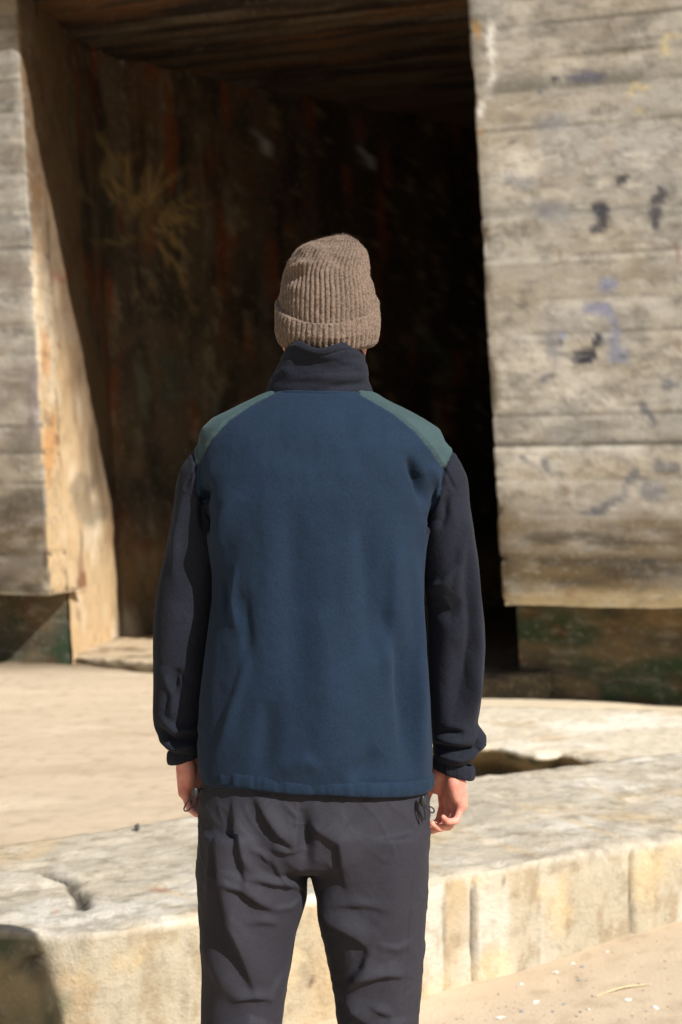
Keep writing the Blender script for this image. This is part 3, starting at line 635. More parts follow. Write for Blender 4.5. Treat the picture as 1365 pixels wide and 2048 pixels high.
lg = [loft([tring(y, ip(y, o), ip(y, i), ip(y, [(1650, .10), (2048, .088), (2600, .075)]), ip(y, [(1650, .115), (1800, .105), (2048, .088), (2600, .075)])) for y in zk], 60) for o, i in ((LO, LI),)]
lg += [loft([tring(y, ip(y, i), ip(y, o), ip(y, [(1650, .10), (2048, .088), (2600, .075)]), ip(y, [(1650, .115), (1800, .105), (2048, .088), (2600, .075)])) for y in zk], 60) for i, o in ((RI, RO),)]
tv, tf = remesh(*join([pel]+lg), .003, 14)
def c5(*p): return [(360+a/2.528, 1540+b/2.528) for a, b in p]
TS = [ # points (crop coords), right width, left width, amp ; direction chosen so the shaded side is on the LEFT of travel? (see sign)
 (c5((600, 400), (500, 330), (430, 230), (380, 130)), 26, 6, .013),
 (c5((345, 600), (315, 430), (290, 300), (270, 150)), 26, 7, .013),
 (c5((385, 1130), (320, 950), (265, 800), (225, 600), (180, 300)), 34, 8, .016),
 (c5((480, 710), (400, 670), (320, 600), (215, 560)), 22, 5, .011),
 (c5((610, 412), (540, 418), (455, 398)), 12, 3.5, .007),
 (c5((640, 610), (560, 585), (470, 575), (340, 540)), 16, 5, .009),
 (c5((560, 620), (510, 540), (470, 450)), 12, 5, .005),
 (c5((850, 600), (815, 480), (800, 370), (720, 330), (650, 270)), 50, 7, .012),
 (c5((960, 900), (880, 830), (780, 765), (700, 620)), 34, 8, .015),
 (c5((850, 1100), (930, 1000), (965, 890)), 26, 7, .009),
 (c5((1150, 1045), (1040, 1035), (930, 1050), (850, 1110)), 20, 5, .010),
 (c5((960, 1290), (880, 1220), (830, 1120)), 26, 7, .010),
 (c5((1050, 705), (950, 680), (760, 670)), 16, 8, .005),
 (c5((1080, 1250), (1000, 1215), (960, 1190)), 12, 6, .004),
 (c5((940, 1020), (1060, 760), (1190, 300)), 22, 30, .006),
 (c5((470, 1160), (380, 1145), (260, 1160)), 14, 5, .007),
 (c5((500, 780), (430, 765), (350, 770)), 12, 7, .004),
 (c5((460, 470), (420, 430), (360, 390)), 10, 6, .005),
 (c5((370, 520), (330, 450), (320, 420)), 9, 6, .004),
 (c5((600, 380), (605, 280), (598, 160)), 4, 4, .002),
 (c5((110, 760), (140, 900), (230, 1080), (350, 1200)), 20, 24, .006),
 ([(400, 2080), (500, 2040), (560, 2060)], 18, 8, .008), ([(700, 2090), (760, 2050), (830, 2040)], 18, 8, .008),
 ([(420, 2160), (500, 2180), (560, 2230)], 25, 12, .01), ([(690, 2230), (760, 2190), (820, 2170)], 25, 12, .01),
 (c5((620, 190), (632, 330), (640, 500)), 14, 14, -.014), (c5((606, 120), (600, 400)), 3, 3, -.004), (c5((597, 120), (592, 400)), 3, 3, .002), (c5((1190, 240), (1120, 1290)), 3, 3, -.002), (c5((520, 160), (600, 240), (590, 380)), 6, 4, .004), (c5((660, 250), (700, 320), (770, 270)), 6, 5, .003), (c5((740, 460), (790, 520), (820, 580)), 4, 4, .003), (c5((470, 700), (560, 690), (620, 640)), 8, 4, .004), (c5((540, 1000), (470, 1120), (430, 1290)), 6, 5, .004), (c5((300, 640), (270, 760), (300, 860)), 8, 5, .003), (c5((1000, 880), (1100, 900), (1180, 860)), 12, 6, .004), (c5((160, 300), (150, 500), (130, 700)), 6, 8, .004)]
def shape(V, Fq, L, noise=.002, sc=(6, 6, 3), seed=0, hf=.0006):
    n = normals(V, Fq); q = proj(V); back = np.clip(-n[:, 1]*1.6+.15, 0, 1)
    d = strokes(q, L)*back
    d = d+fbm(V, sc, 4, seed)*noise+fbm(V, (30, 30, 16), 3, seed+4)*hf
    out = V+n*d[:, None]
    for_x = np.clip(-n[:, 1], 0, 1)
    return out
TS = [(p_, a_*.9, b_*(.72 if b_ < 9 else 1), c_*(1.15 if p_[0][1] < 1800 else 1.3)) for p_, a_, b_, c_ in TS]
def ridged(V, M_, sc, s): return np.clip(1-np.abs(fbm(V@np.array(M_), sc, 3, s))*3.2, 0, 1)**2
_a = math.cos(.9); _b = math.sin(.9)
tv = tv+normals(tv, tf)*(ridged(tv, [[_a, 0, _b], [0, 1, 0], [-_b, 0, _a]], (9, 6, 26), 5)*.0017*sstep(-.2, .3, fbm(tv, (5, 5, 5), 2, 7))+ridged(tv, [[_a, 0, -_b], [0, 1, 0], [_b, 0, _a]], (10, 8, 30), 15)*.0016*sstep(0, .4, fbm(tv, (5, 5, 5), 2, 17)))[:, None]
tv = shape(tv, tf, TS, .0014, (7, 7, 5), 12); tv = smoothv(tv, tf, 2, .4)
# fine waist crinkles just under the hem + hollow openings left closed by the body
q = proj(tv); trou = mesh('trousers', tv, dedup(tf), M_TROU, person)
# ---- shoes
for xf in (480, 768):
    vs, fs = join([tube([(wx(xf), YC-.05, .06), (wx(xf), YC+.03, .055), (wx(xf), YC+.13, .045), (wx(xf), YC+.19, .035)], [.045, .05, .045, .033], 20), tube([(wx(xf), YC-.02, .07), (wx(xf), YC-.01, .13)], [.045, .045], 18)])
    vs, fs = remesh(vs, fs, .005, 3); vs[:, 2] = np.maximum(vs[:, 2], .012); mesh('shoe', vs, dedup(fs), M_SHOE, person)
# ---- jacket: torso and sleeves grown together in a wider pose, then the arms are let down
TR = [(780, 548, 738, .055, .060), (788, 522, 756, .06, .068), (799, 500, 772, .066, .08), (818, 462, 812, .075, .094), (837, 426, 846, .082, .104), (858, 404, 880, .09, .114), (875, 398, 888, .096, .121), (897, 396, 894, .10, .127),
      (950, 398, 888, .105, .135), (1000, 402, 876, .108, .139), (1050, 414, 862, .112, .14), (1100, 424, 852, .115, .14), (1150, 429, 848, .118, .14), (1200, 428, 848, .12, .139), (1300, 414, 852, .122, .137), (1400, 402, 862, .124, .135), (1490, 399, 868, .124, .133), (1530, 400, 868, .122, .13), (1558, 404, 864, .118, .124)]
def jz(r): return (wx((r[1]+r[2])/2), YC, wz(r[0]), wx((r[2]-r[1])/2+CX), r[3], r[4], 0, 0, 2.3)
tor = loft([jz(r) for r in TR][::-1], 120)
SLL = [(880, 398, 450), (905, 383, 458), (950, 361, 452), (1000, 347, 445), (1050, 337, 440), (1110, 325, 436), (1170, 312, 432), (1240, 303, 426), (1300, 301, 418), (1380, 300, 412), (1430, 299, 410), (1462, 302, 409), (1485, 314, 408), (1500, 332, 405), (1512, 340, 403)]
SLR = [(880, 845, 898), (905, 838, 911), (960, 840, 932), (1030, 845, 943), (1110, 848, 955), (1180, 851, 962), (1250, 857, 970), (1300, 856, 973), (1370, 858, 972), (1420, 860, 967), (1455, 862, 962), (1480, 865, 981), (1502, 868, 981), (1520, 870, 958), (1535, 873, 948)]
PL = np.array([wx(420), wz(930)]); PR = np.array([wx(868), wz(930)]); TH = R(15)
def rot2(p, piv, a): 
    c, s = math.cos(a), math.sin(a); d = p-piv; return np.stack([d[:, 0]*c-d[:, 1]*s, d[:, 0]*s+d[:, 1]*c], 1)+piv
def sleeve(tb, piv, ang):
    rings = [(wx((a+b)/2), YC+.006+(.022 if ang < 0 else .0)*float(sstep(930, 1050, y))+(.030 if ang < 0 else .045)*float(sstep(1000, 1500, y)), wz(y), wx((b-a)/2+CX), *( (.05+.012*math.sin((y-880)/600*3.1),)*2 ), 0, 0, 2.15) for y, a, b in tb]
    v, f = loft(rings, 60); p = rot2(v[:, [0, 2]], piv, ang); v[:, 0] = p[:, 0]; v[:, 2] = p[:, 1]; return v, f
jv, jf = remesh(*join([tor, sleeve(SLL, PL, -TH), sleeve(SLR, PR, TH)]), .0028, 8)
armflag = np.zeros(len(jv), int)
for s, piv, ang, qx, qz in ((-1, PL, -TH, wx(414), wz(1035)), (1, PR, TH, wx(868), wz(1035))):
    d = np.array([s*math.sin(TH), -math.cos(TH)]); bis = np.array([s*math.sin(TH*.42), -math.cos(TH*.42)])
    P = jv[:, [0, 2]]; t = (P-piv)@d; Q = np.array([qx, qz]); rel = P-Q
    lat = s*(rel[:, 0]*(-bis[1])+rel[:, 1]*bis[0]); lat = s*(rel[:, 0]-rel[:, 1]*(bis[0]/bis[1])) # outward of the bisector
    rb = np.clip(-rel[:, 1], 0, None); band = .004+.035*np.exp(-rb/.02)
    w = sstep(-1, 1, lat/band)*sstep(-.03, .075, t)
    far = s*(P[:, 0]-piv[0]) > -.03
    w = w*far; a = -ang*w
    c_, s_ = np.cos(a), np.sin(a); D = P-piv
    jv[:, 0] = D[:, 0]*c_-D[:, 1]*s_+piv[0]; jv[:, 2] = D[:, 0]*s_+D[:, 1]*c_+piv[1]
    armflag[(lat > 0) & (rel[:, 1] < .0) & far] = s
q = proj(jv)
jv = jv+normals(jv, jf)*(fbm(jv, (9, 9, 2.2), 3, 88)*.005*sstep(wz(860), wz(1050), jv[:, 2])*sstep(wz(1590), wz(1500), jv[:, 2]))[:, None]
JS = [ # jacket folds, photo pixels
 ([(408, 1060), (404, 1010), (418, 962)], 10, 6, -.012), ([(848, 1010), (838, 960), (815, 915)], 10, 9, -.010),
 ([(470, 1260), (466, 1200), (472, 1130)], 6, 6, .003), ([(452, 1230), (450, 1150)], 6, 6, -.003), ([(500, 1330), (485, 1180)], 14, 14, -.003),
 ([(745, 1330), (735, 1180), (725, 1020)], 30, 18, -.006), ([(775, 1400), (790, 1200), (790, 1050)], 26, 14, .005), ([(600, 1350), (590, 1180), (575, 1000)], 40, 30, -.004),
 ([(820, 1560), (812, 1440), (800, 1320), (770, 1220)], 22, 16, -.009), ([(846, 1560), (843, 1420), (838, 1280), (828, 1120)], 12, 9, .006),
 ([(650, 1560), (655, 1400), (640, 1200)], 46, 40, .005), ([(430, 1530), (470, 1400), (505, 1290)], 12, 10, .004), ([(520, 1560), (540, 1400)], 26, 20, -.004),
 ([(560, 850), (690, 852)], 40, 40, .003), ([(420, 1130), (440, 1050), (470, 980)], 20, 12, .005), ([(880, 1000), (870, 950), (862, 925)], 9, 9, .006),
 ([(560, 1545), (610, 1520), (640, 1540)], 18, 14, .003), ([(700, 1560), (760, 1500)], 20, 16, -.004),
 # right sleeve
 ([(948, 1450), (956, 1300), (946, 1150), (928, 1010)], 9, 7, .007), ([(935, 1380), (940, 1240), (925, 1120)], 9, 8, -.004), ([(912, 1200), (922, 1120), (935, 1040)], 8, 8, .004), ([(905, 1450), (925, 1350), (935, 1280)], 20, 26, -.009),
 ([(855, 1180), (890, 1165), (915, 1130)], 16, 8, .006), ([(860, 1215), (900, 1225), (925, 1200)], 18, 14, -.006), ([(940, 1440), (948, 1380), (945, 1300)], 9, 9, .006),
 ([(868, 1490), (920, 1500), (956, 1500), (962, 1460)], 5, 5, -.009), ([(870, 1478), (920, 1484), (950, 1478)], 9, 7, .007), ([(868, 1512), (920, 1520), (972, 1500)], 7, 6, .006), ([(875, 1465), (930, 1468)], 5, 6, -.007),
 ([(880, 1060), (890, 1030), (893, 990)], 8, 8, -.005),
 # left sleeve
 ([(345, 1160), (352, 1080), (368, 990)], 8, 8, .004), ([(330, 1330), (345, 1240), (350, 1200)], 22, 20, .005), ([(330, 1420), (355, 1350), (372, 1360)], 10, 12, -.008),
 ([(310, 1450), (345, 1482), (400, 1470)], 6, 6, -.007), ([(320, 1435), (350, 1462), (400, 1455)], 8, 8, .006), ([(312, 1475), (350, 1496), (395, 1488)], 7, 6, .006), ([(345, 1440), (342, 1390), (330, 1350)], 10, 7, .006)]
JS = [(p_, a_, b_, c_*(2.2 if 430 < p_[0][0] < 850 else 1.6)) for p_, a_, b_, c_ in JS]
jv = shape(jv, jf, JS, .0028, (8, 8, 2.4), 44, .0008)
LSEAM = [(350, 870), (381, 896), (393, 933), (391, 983), (408, 1014), (424, 1075)]; RSEAM = [(940, 860), (912, 899), (889, 938), (882, 985), (862, 1030), (852, 1070)]
LGR = [(560, 760), (555, 782), (510, 806), (460, 841), (424, 884), (392, 934), (370, 975)]; RGR = [(708, 760), (715, 785), (785, 827), (827, 863), (861, 901), (889, 938), (910, 980)]
def cv(pts):                                             # world x,z at the garment depth of the back
    return np.array([((x-CX)/F*(YC-.05), CAMZ-(y-CY)/F*(YC-.05)) for x, y in pts])
def sdist(P, C):
    best = np.full(len(P), 1e9); sg = np.zeros(len(P)); near = P.copy()
    for a, b in zip(C[:-1], C[1:]):
        d = b-a; L = np.linalg.norm(d); d = d/L; r = P-a; t = np.clip(r@d, 0, L); n = a+t[:, None]*d; dd = np.linalg.norm(P-n, axis=1); m = dd < best
        best[m] = dd[m]; near[m] = n[m]; sg[m] = np.sign(d[0]*r[m, 1]-d[1]*r[m, 0])
    return best*sg, near
P2 = jv[:, [0, 2]].copy(); nj = normals(jv, jf); top = jv[:, 2] > wz(1065)
reg = np.zeros(len(jf), int); fc = jv[jf].mean(1); F2 = fc[:, [0, 2]]; fa = (armflag[jf].sum(1))
ds = {}
for nm, C in (('ls', LSEAM), ('rs', RSEAM), ('lg', LGR), ('rg', RGR)):
    C = cv(C); s_, near = sdist(P2, C); ok = top & (np.abs(s_) < .0018)
    ok &= (armflag == 0)
    jv[ok, 0] = near[ok, 0]; jv[ok, 2] = near[ok, 1]
    dd = np.abs(s_); g_ = (.0026*np.exp(-(dd/.0024)**2)-.0010*np.exp(-((dd-.006)/.003)**2))*(top & (armflag == 0) & (jv[:, 2] < wz(786)))
    jv -= nj*g_[:, None]; ds[nm] = sdist(F2, C)[0]
zf = fc[:, 2]
left = F2[:, 0] < wx(650)
slv_l = (left & (zf > wz(1068)) & (ds['ls'] < 0) & (F2[:, 0] < wx(440))) | (fa <= -2)
slv_r = (~left & (zf > wz(1068)) & (ds['rs'] > 0) & (F2[:, 0] > wx(840))) | (fa >= 2)
gr_l = left & (ds['lg'] < 0) & ~slv_l & (zf > wz(945)); gr_r = ~left & (ds['rg'] > 0) & ~slv_r & (zf > wz(945))
body = ~(slv_l | slv_r | gr_l | gr_r)
jacket_v, jacket_f = sub(jv, jf, body); jacket = mesh('jacket', jacket_v, dedup(jacket_f), M_BLUE, person); tag(jacket, 'navy blue back panel of the fleece')
for nm, m, mat in (('sleeve', slv_l, M_DARK), ('sleeve', slv_r, M_DARK), ('shoulder_panel', gr_l, M_GREEN), ('shoulder_panel', gr_r, M_GREEN)):
    a, b = sub(jv, jf, m); mesh(nm, a, dedup(b), mat, jacket)
def ringtube(rows, n, fn, close_top=False):
    """rows: list of ring params -> direct grid"""
    return None
# hem band: gathered tube of cloth round the waist
def band(name, cx, cy, zf_, a, bf_, bb_, hgt_, thick, nr, mat, parent, gather=.0014, freq=60, tiltx=0, seed=0, e=2.3, n=700, flare=0, tilty=0):
    th = np.linspace(0, 2*np.pi, n, endpoint=False); C = np.cos(th); S_ = np.sin(th)
    X = a*np.sign(C)*np.abs(C)**(2/e); Yy = np.where(S_ > 0, bf_, bb_)*np.sign(S_)*np.abs(S_)**(2/e)
    nx = np.stack([C/a, S_/bb_], 1); nx /= np.linalg.norm(nx, axis=1)[:, None]
    s = np.cumsum(np.hypot(np.diff(np.r_[X, X[0]]), np.diff(np.r_[Yy, Yy[0]])))
    ph = np.linspace(0, 2*np.pi, nr, endpoint=False); v = np.zeros((n, nr, 3))
    gz = np.stack([s*freq, s*0, s*0], 1); g = fbm(gz, (1, 1, 1), 3, seed); g2 = fbm(gz, (.3, 1, 1), 2, seed+1)
    for j, p in enumerate(ph):
        oz = math.sin(p)*hgt_/2; orr = math.cos(p)*thick
        oz *= 1; w = abs(math.cos(p))**.5
        off = orr*(abs(math.cos(p))**-.35 if abs(math.cos(p)) > .05 else 1)+gather*g*(1 if math.cos(p) > 0 else 0)*w+flare*oz
        v[:, j, 0] = cx+X+nx[:, 0]*off; v[:, j, 1] = cy+Yy+nx[:, 1]*off; v[:, j, 2] = zf_+oz+g2*.0012+tiltx*X+tilty*Yy
    V = v.reshape(-1, 3); i = np.arange(n)[:, None]; j = np.arange(nr)[None]; f = np.stack([i*nr+j, ((i+1) % n)*nr+j, ((i+1) % n)*nr+(j+1) % nr, i*nr+(j+1) % nr], -1).reshape(-1, 4)
    return mesh(name, V, f, mat, parent)
band('hem_band', wx(634), YC, wz(1547), wx(227+CX), .119, .124, .026, .006, 24, M_BLUE, jacket, .0020, 75, tiltx=-.055, seed=3)
band('cuff', wx(372, YH), YH-.002, wz(1506, YH), .0275, .030, .030, .026, .0045, 16, M_DARK, jacket, .0018, 120, tiltx=.30, seed=5, n=300, e=2.1)
band('cuff', wx(908, YH), YH-.002, wz(1534, YH), .0325, .032, .032, .026, .0045, 16, M_DARK, jacket, .0018, 120, tiltx=-.28, seed=7, n=300, e=2.1)
band('neck_seam', wx(641), YC-.002, wz(793), wx(107+CX), .060, .069, .008, .002, 12, M_BLUE, jacket, .0004, 60, seed=9, e=2.3)
# ---- collar
def collar():
    n = 360; rows = [(798, 524, 756, .062, .069), (792, 529, 751, .062, .071), (778, 536, 745, .062, .073), (754, 546, 738, .064, .075), (728, 562, 733, .068, .082), (712, 567, 730, .069, .090), (706, 570, 726, .069, .094), (700, 574, 720, .069, .096)]
    ys = np.linspace(798, 700, 60); rr = [tuple(np.interp(y, [r[0] for r in rows][::-1], [r[i] for r in rows][::-1]) for i in range(1, 5)) for y in ys]
    th = np.linspace(0, 2*np.pi, n, endpoint=False); C = np.cos(th); S_ = np.sin(th); v = []
    def ring(y, xl, xr, bf_, bb_, inset, dz=0):
        a = wx((xr-xl)/2+CX)-inset; cx = wx((xl+xr)/2); k = sstep(770, 700, y)
        z = wz(y)+dz+k*(.004*np.sin(th*2+1.2)+.003*np.sin(th*5+.4)-.005*np.exp(-((th-4.6)/.4)**2))+k*.30*np.where(S_ > 0, S_*bf_, 0)*0
        return np.stack([cx+a*np.sign(C)*np.abs(C)**(2/2.2), YC+np.where(S_ > 0, bf_-inset, bb_-inset)*np.sign(S_)*np.abs(S_)**(2/2.2), z], 1)
    for y, r in zip(ys, rr): v.append(ring(y, *r, 0))
    for k in range(1, 6): v.append(ring(698, *rr[-1], .0035*(1-math.cos(k/5*math.pi))/1, .0022*math.sin(k/5*math.pi)))
    for y in (706, 720, 740, 760): v.append(ring(y, *rr[int((798-y)/98*59)], .0075))
    V = np.stack(v, 1).reshape(-1, 3); m = len(v); f = gridf(n, m, close=True)
    nn = normals(V, f); cen = np.array([wx(641), YC]); 
    if ((V[:60*1, :2]-cen)*nn[:60, :2]).sum() < 0: nn = -nn
    qq = proj(V); out = np.tile(np.arange(m) < 62, n)
    d = strokes(qq, [([(600, 726), (700, 732)], 11, 11, -.004), ([(560, 748), (735, 758)], 12, 12, .004), ([(655, 775), (738, 764)], 7, 7, -.004), ([(740, 745), (700, 770)], 6, 6, .0025), ([(590, 712), (566, 752)], 9, 9, .004)])
    d = d+fbm(V, (11, 11, 34), 3, 61)*.0035*sstep(1.0, .93, np.tile(np.arange(m), n)/60.)
    V = V+nn*((d+fbm(V, (14, 14, 20), 3, 8)*.0012)*out)[:, None]
    rim = np.exp(-((np.tile(np.arange(m), n)-53)/.9)**2)*.0014; V = V-nn*rim[:, None]
    return mesh('collar', V, f, M_DARK, jacket)
collar()
# ---- draw cords
def cordloop(pts, name='drawcord'):
    v, f = tube(pts, [.0013]*len(pts), 10, 5); return v, f
def toggle(c, ax=(0, 0, 1)):
    c = np.array(c); a = np.array(ax)*.006; return tube([c-a, c, c+a], [.0038, .005, .0042], 14, 4)
def cordset(t, P, Yv):
    o = [tube([px(x, y, Yv+dy) for x, y, dy in pp], [.0013]*len(pp), 10, 5) for pp in P]
    v, f = join(o); c = mesh('drawcord', v, f, M_CORD, jacket)
    v, f = toggle(px(*t, Yv)); mesh('toggle', v, f, M_TOG, jacket)
cordset((391, 1586), [[(403, 1577, .01), (397, 1580, 0), (390, 1588, 0), (378, 1600, 0), (369, 1615, 0), (371, 1622, 0), (379, 1619, 0), (388, 1606, 0), (393, 1592, 0), (399, 1582, .004)]], YC-.045)
cordset((846, 1602), [[(842, 1596, .0), (845, 1602, 0), (853, 1609, 0), (866, 1616, 0), (869, 1622, 0), (864, 1625, 0), (854, 1616, 0), (846, 1605, 0)],
                      [(841, 1598, 0), (838, 1612, 0), (843, 1628, 0), (850, 1639, 0), (851, 1630, 0), (848, 1612, 0), (846, 1604, 0)]], YC-.078)
# ---- beanie
def beanie():
    NR = 58; n = NR*9; m = 190
    T = np.array([(636, 564, 746, .088, .090), (613, 560, 752, .093, .095), (590, 560.5, 752, .092, .095), (571, 564, 748, .09, .093), (550, 566, 741, .087, .09), (524, 576, 739.5, .08, .084), (508, 587, 736, .07, .076), (498, 596, 731, .060, .068), (490, 618, 723, .048, .057), (483, 640, 714, .034, .042), (477, 660, 704, .020, .026), (474, 670, 697, .010, .014), (472.5, 680, 688, .003, .004)], float)
    ty = T[:, 0]; par = np.r_[0, np.cumsum(np.hypot(np.diff(ty), np.diff((T[:, 2]-T[:, 1])/2)))]; s = np.linspace(0, par[-1], m)
    th = np.linspace(0, 2*np.pi, n, endpoint=False); C = np.cos(th); S_ = np.sin(th)
    Tn = [np.interp(s, par, T[:, i]) for i in range(5)]
    v = np.zeros((n, m, 3)); rib = np.abs(np.sin(th*NR/2))**.8
    for j in range(m):
        y, xl, xr, bf_, bb_ = [t[j] for t in Tn]; a = wx((xr-xl)/2+CX); cx = wx((xl+xr)/2)
        k = float(sstep(520, 640, y)); tl = .50*k
        tw = .22*float(sstep(560, 480, y))
        amp = .0030*min(1, a/.05)
        rr = 1+(amp*rib-amp*.5)/max(a, .02)
        c2, s2 = np.cos(th+tw), np.sin(th+tw)
        X = a*rr*c2; Yy = np.where(s2 > 0, bf_, bb_)*s2*rr
        v[:, j, 0] = cx+X; v[:, j, 1] = YC+.012+Yy-.02*float(sstep(500, 473, y)); v[:, j, 2] = wz(y)+tl*Yy
    V = v.reshape(-1, 3); f = gridf(n, m, close=True); q = proj(V)
    nn = np.stack([V[:, 0]-wx(655), V[:, 1]-YC, (V[:, 2]-wz(600))*.9], 1); nn /= np.linalg.norm(nn, axis=1)[:, None]
    back = np.clip(-nn[:, 1]*2+.4, 0, 1)
    d = strokes(q, [([(560, 556), (590, 551), (622, 542), (632, 536)], 17, 17, -.005), ([(574, 540), (600, 531), (632, 523)], 8, 8, .007), ([(590, 508), (625, 499), (655, 488)], 9, 9, .004), ([(625, 540), (628, 500)], 9, 9, -.003), ([(567, 575), (600, 572)], 14, 12, .003), ([(650, 492), (668, 510), (690, 540)], 8, 10, -.004), ([(640, 486), (600, 500)], 6, 6, .003), ([(700, 490), (722, 520)], 14, 14, .003)])*back
    d += fbm(V, (14, 14, 14), 3, 3)*.0022+fbm(V, (160, 160, 160), 2, 6)*.0009
    V = V+nn*d[:, None]
    nn2 = normals(V, f)
    if (nn2*nn).sum() < 0: nn2 = -nn2
    ids = RNG.integers(0, len(V), 7000); fv = []; ff = []
    for t_, i_ in enumerate(ids):
        dr = nn2[i_]+RNG.normal(0, .6, 3); dr /= np.linalg.norm(dr); sd_ = np.cross(dr, RNG.normal(0, 1, 3)); sd_ /= np.linalg.norm(sd_)
        L_ = RNG.uniform(.0015, .0045); b0 = V[i_]; wv = .00011; bend = RNG.normal(0, .0012, 3)
        fv += [b0-sd_*wv, b0+sd_*wv, b0+dr*L_*.5+sd_*wv+bend*.3, b0+dr*L_*.5-sd_*wv+bend*.3, b0+dr*L_+bend]; o_ = len(V)+5*t_
        ff += [[o_, o_+1, o_+2, o_+3], [o_+3, o_+2, o_+4, o_+4]]
    ff = [q_ if q_[2] != q_[3] else q_[:3] for q_ in ff]
    hat = mesh('beanie', np.r_[V, np.array(fv)], f.tolist()+ff, M_WOOL, person)
    # folded cuff
    mm = 90; ph = np.linspace(0, 1, mm); v = np.zeros((n, mm, 3))
    for j, p in enumerate(ph):
        # outer face going up, roll over the top edge
        if p < .84: zz = -.5+p/.84; ro = .0022+.0022*math.cos(zz*2.6)-(.006*max(0, (-zz-.33)/.17)**2 if zz < -.33 else 0)
        else: a_ = (p-.84)/.16*math.pi; zz = .5+.03*math.sin(a_); ro = .0027-.0065*(1-math.cos(a_))/1.3
        h_ = .050; k = (zz+.5)
        bw_ = .0865-.006*max(0, -zz-.15)*2; base = .0875
        rr = ro+.0034*(np.abs(np.sin((th+.03)*NR/2))**.8)-.0015
        A = bw_-.0005; B = .095-.022*max(0, -zz+.05)
        v[:, j, 0] = wx(655.5)+(A+rr)*C; v[:, j, 1] = YC+.012+(np.where(S_ > 0, .094, B)+rr)*S_
        v[:, j, 2] = wz(646.5)+.012+zz*h_-(.5-min(zz, .5))*.022+(.52+(min(zz, .5)-.5)*.25)*(v[:, j, 1]-YC-.012)
    V = v.reshape(-1, 3); f = gridf(n, mm, close=True); d = fbm(V, (18, 18, 18), 3, 31)*.0016+fbm(V, (160, 160, 160), 2, 9)*.001
    nn = np.stack([V[:, 0]-wx(655), V[:, 1]-YC, V[:, 2]*0], 1); nn /= np.linalg.norm(nn, axis=1)[:, None]
    V = V+nn*d[:, None]; V[:, 2] += fbm(V, (9, 9, 9), 2, 77)*.0016
    mesh('cuff', V, f, M_WOOL, hat)
    return hat
beanie()
# ================================================================== SMALL THINGS
M_SHELL = plain('shell_white', (.82, .78, .70), .45, .0006, 40, .5); M_SHELLG = plain('shell_grey', (.34, .32, .32), .5, .0006, 40, .5); M_STRAW = plain('straw', (.72, .58, .34), .7)
M_PEB = plain('dark_stone', (.07, .07, .065), .8, .002, 30)
def ground_at(x, y):
    Y = CAMZ*F/(y-CY)
    for _ in range(8):
        X = (x-CX)/F*Y; z = float(hgt(np.array([X]), np.array([Y]))[0]); Y = (CAMZ-z)*F/(y-CY)
    return (x-CX)/F*Y, Y, z
def shellmesh():
    nu, nv = 40, 18; v = []
    for i in range(nu):
        a = -1.25+2.5*i/(nu-1)
        for j in range(nv):
            r = j/(nv-1); rib = 1+.02*math.sin(a*26)*r; rr = r*(1-.12*(abs(a)/1.25)**3)*rib
            v.append((rr*math.sin(a)*1.0, rr*math.cos(a)*1.05-.5, .48*math.sqrt(max(0, 1-(r*1.0)**2.4))*(r**.35)*math.cos(a*.8)))
    top = np.array(v); bot = top.copy(); bot[:, 2] -= .05+.0*bot[:, 2]; f = gridf(nu, nv).tolist(); o = nu*nv
    f += [[o+i for i in q][::-1] for q in f]; V = np.r_[top, bot]
    for i in range(nu-1): a_, b_ = i*nv+nv-1, (i+1)*nv+nv-1; f.append([a_, b_, b_+o, a_+o][::-1])
    for i0, fl in ((0, 0), (nu-1, 1)):
        for j in range(nv-1): a_, b_ = i0*nv+j, i0*nv+j+1; f.append([a_, b_, b_+o, a_+o])
    return V, f
SV, SF = shellmesh(); protoW = None
shells = [(1000, 2036, .017, 'W', 'large white cockle shell lying at the bottom edge of the photo', 0), (1072, 2004, .013, 'W', 'white cockle shell on the sand up from the large one at the bottom edge', 40),
 (1043, 1968, .011, 'W', 'white shell on the sand nearest the deep joint of the block', 80), (1112, 1945, .014, 'W', 'white rounded shell just left of the topmost pair of shells', 20),
 (1146, 1927, .011, 'W', 'topmost white shell close against the block', 130), (1165, 1934, .012, 'G', 'grey bluish shell touching the topmost white shell', 70),
 (1160, 1960, .010, 'G', 'small dark shell below the topmost pair of shells', 10), (1257, 1999, .012, 'W', 'white shell just under the right end of the straw', 200),
 (1310, 2015, .013, 'W', 'white shell rightmost on the sand near the frame edge', 300), (1044, 2022, .011, 'G', 'half buried grey shell beside the large white one', 250),
 (1108, 2023, .009, 'G', 'small brownish shell fragment below the straw', 150), (1130, 2008, .009, 'G', 'tiny dark shell fragment left of the straw tip', 15),
 (1215, 1903, .008, 'W', 'small pale shell lying close to the right deep joint', 60), (1178, 2018, .008, 'W', 'tiny white shell chip under the middle of the straw', 90)]
base = {}
for x, y, r, kd, lb, an in shells:
    X, Y, z = ground_at(x, y)
    if kd not in base:
        o = mesh('shell', SV*.5, SF, M_SHELL if kd == 'W' else M_SHELLG); o.data.name = 'shell'; base[kd] = o
    else: o = base[kd].copy(); COL.objects.link(o)
    o.location = (X, Y, z-.001); o.scale = (r*2.5, r*2.5, r*2.1); o.rotation_euler = (R(random.uniform(-10, 14)), R(random.uniform(-8, 8)), R(an)); tag(o, lb, 'shell', 'shells scattered on the sand')
a = ground_at(1193, 1995); b = ground_at(1302, 1971); m_ = [(a[i]+b[i])/2 for i in range(3)]
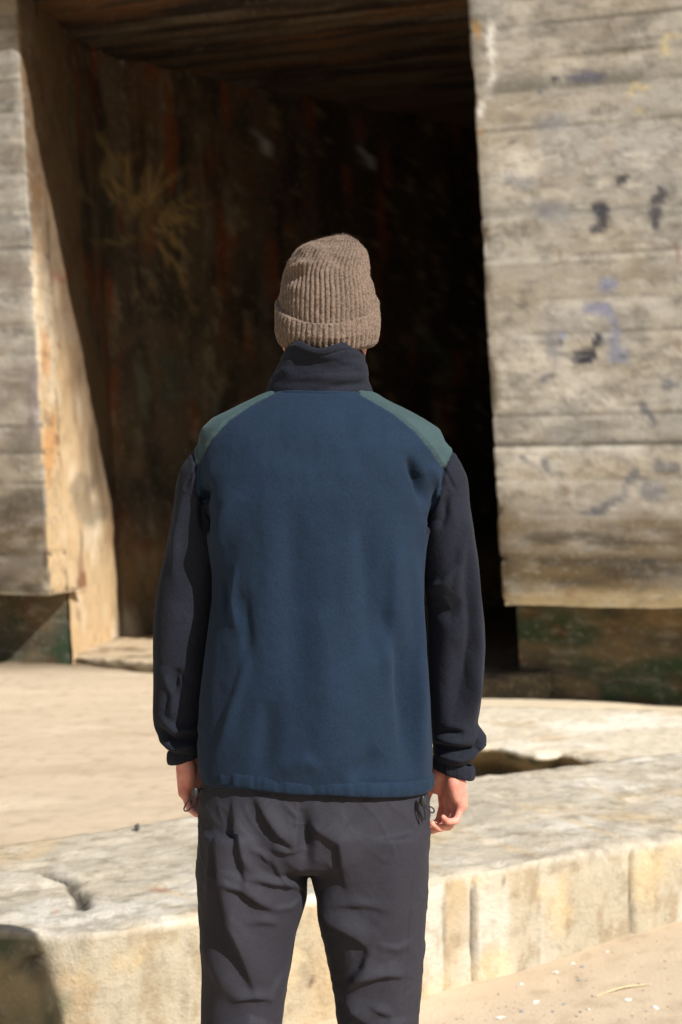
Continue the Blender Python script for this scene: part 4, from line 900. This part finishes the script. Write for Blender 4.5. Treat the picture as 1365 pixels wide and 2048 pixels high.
v, f = tube([(a[0], a[1], a[2]+.004), (m_[0], m_[1]+.01, m_[2]+.009), (b[0], b[1], b[2]+.004)], [.0016, .0022, .0014], 8, 6)
tag(mesh('straw', v, f, M_STRAW), 'thin dry straw lying on the sand in front of the block', 'straw')
bmm = bmesh.new(); bmesh.ops.create_icosphere(bmm, subdivisions=3, radius=1); pv = np.array([w.co[:] for w in bmm.verts]); pf = [[w.index for w in q_.verts] for q_ in bmm.faces]; bmm.free()
pv2 = pv*(1+.25*fbm(pv, (1.3, 1.3, 1.3), 3, 5))[:, None]*np.array([.008, .008, .012])
P0 = px(278, 1652, (CAMZ-ZT)*F/(1655-CY)); tag(mesh('stone', pv2+np.array([P0[0], P0[1]-.04, ZT+.010]), pf, M_PEB), 'small dark upright stone on the far edge of the block', 'stone')

gx_, gf_ = [], []; oo = 0
rng = np.random.default_rng(5)
for i in range(900):
    Yg = 3.35+abs(rng.normal(0, 1.0)); Xg = rng.uniform(-.1, 1.4)
    if Yg > 3.9+.58*(Xg-.1) or Xg/Yg > .27: continue
    k = rng.uniform(.0012, .0042); zg = float(hgt(np.array([Xg]), np.array([Yg]))[0]); a_ = rng.uniform(0, 6.28)
    b8 = np.array([(x, y, z) for z in (0, 1) for x, y in ((-1, -.7), (.9, -1), (1.1, .8), (-.6, 1))], float)*rng.uniform(.6, 1.3, (8, 1))*[k, k*.8, k*.6]
    c_, s_ = math.cos(a_), math.sin(a_); b8 = np.stack([b8[:, 0]*c_-b8[:, 1]*s_+Xg, b8[:, 0]*s_+b8[:, 1]*c_+Yg, b8[:, 2]+zg-.0004], 1)
    gx_.append(b8); gf_ += [[oo+j for j in q_] for q_ in ((0, 3, 2, 1), (4, 5, 6, 7), (0, 1, 5, 4), (1, 2, 6, 5), (2, 3, 7, 6), (3, 0, 4, 7))]; oo += 8
tag(mesh('shell_grit', np.concatenate(gx_), gf_, plain('grit', (.42, .34, .26), .8, 0, 300), smooth=False), 'coarse grit and tiny shell crumbs on the sand before the block', 'grit', kind='stuff')
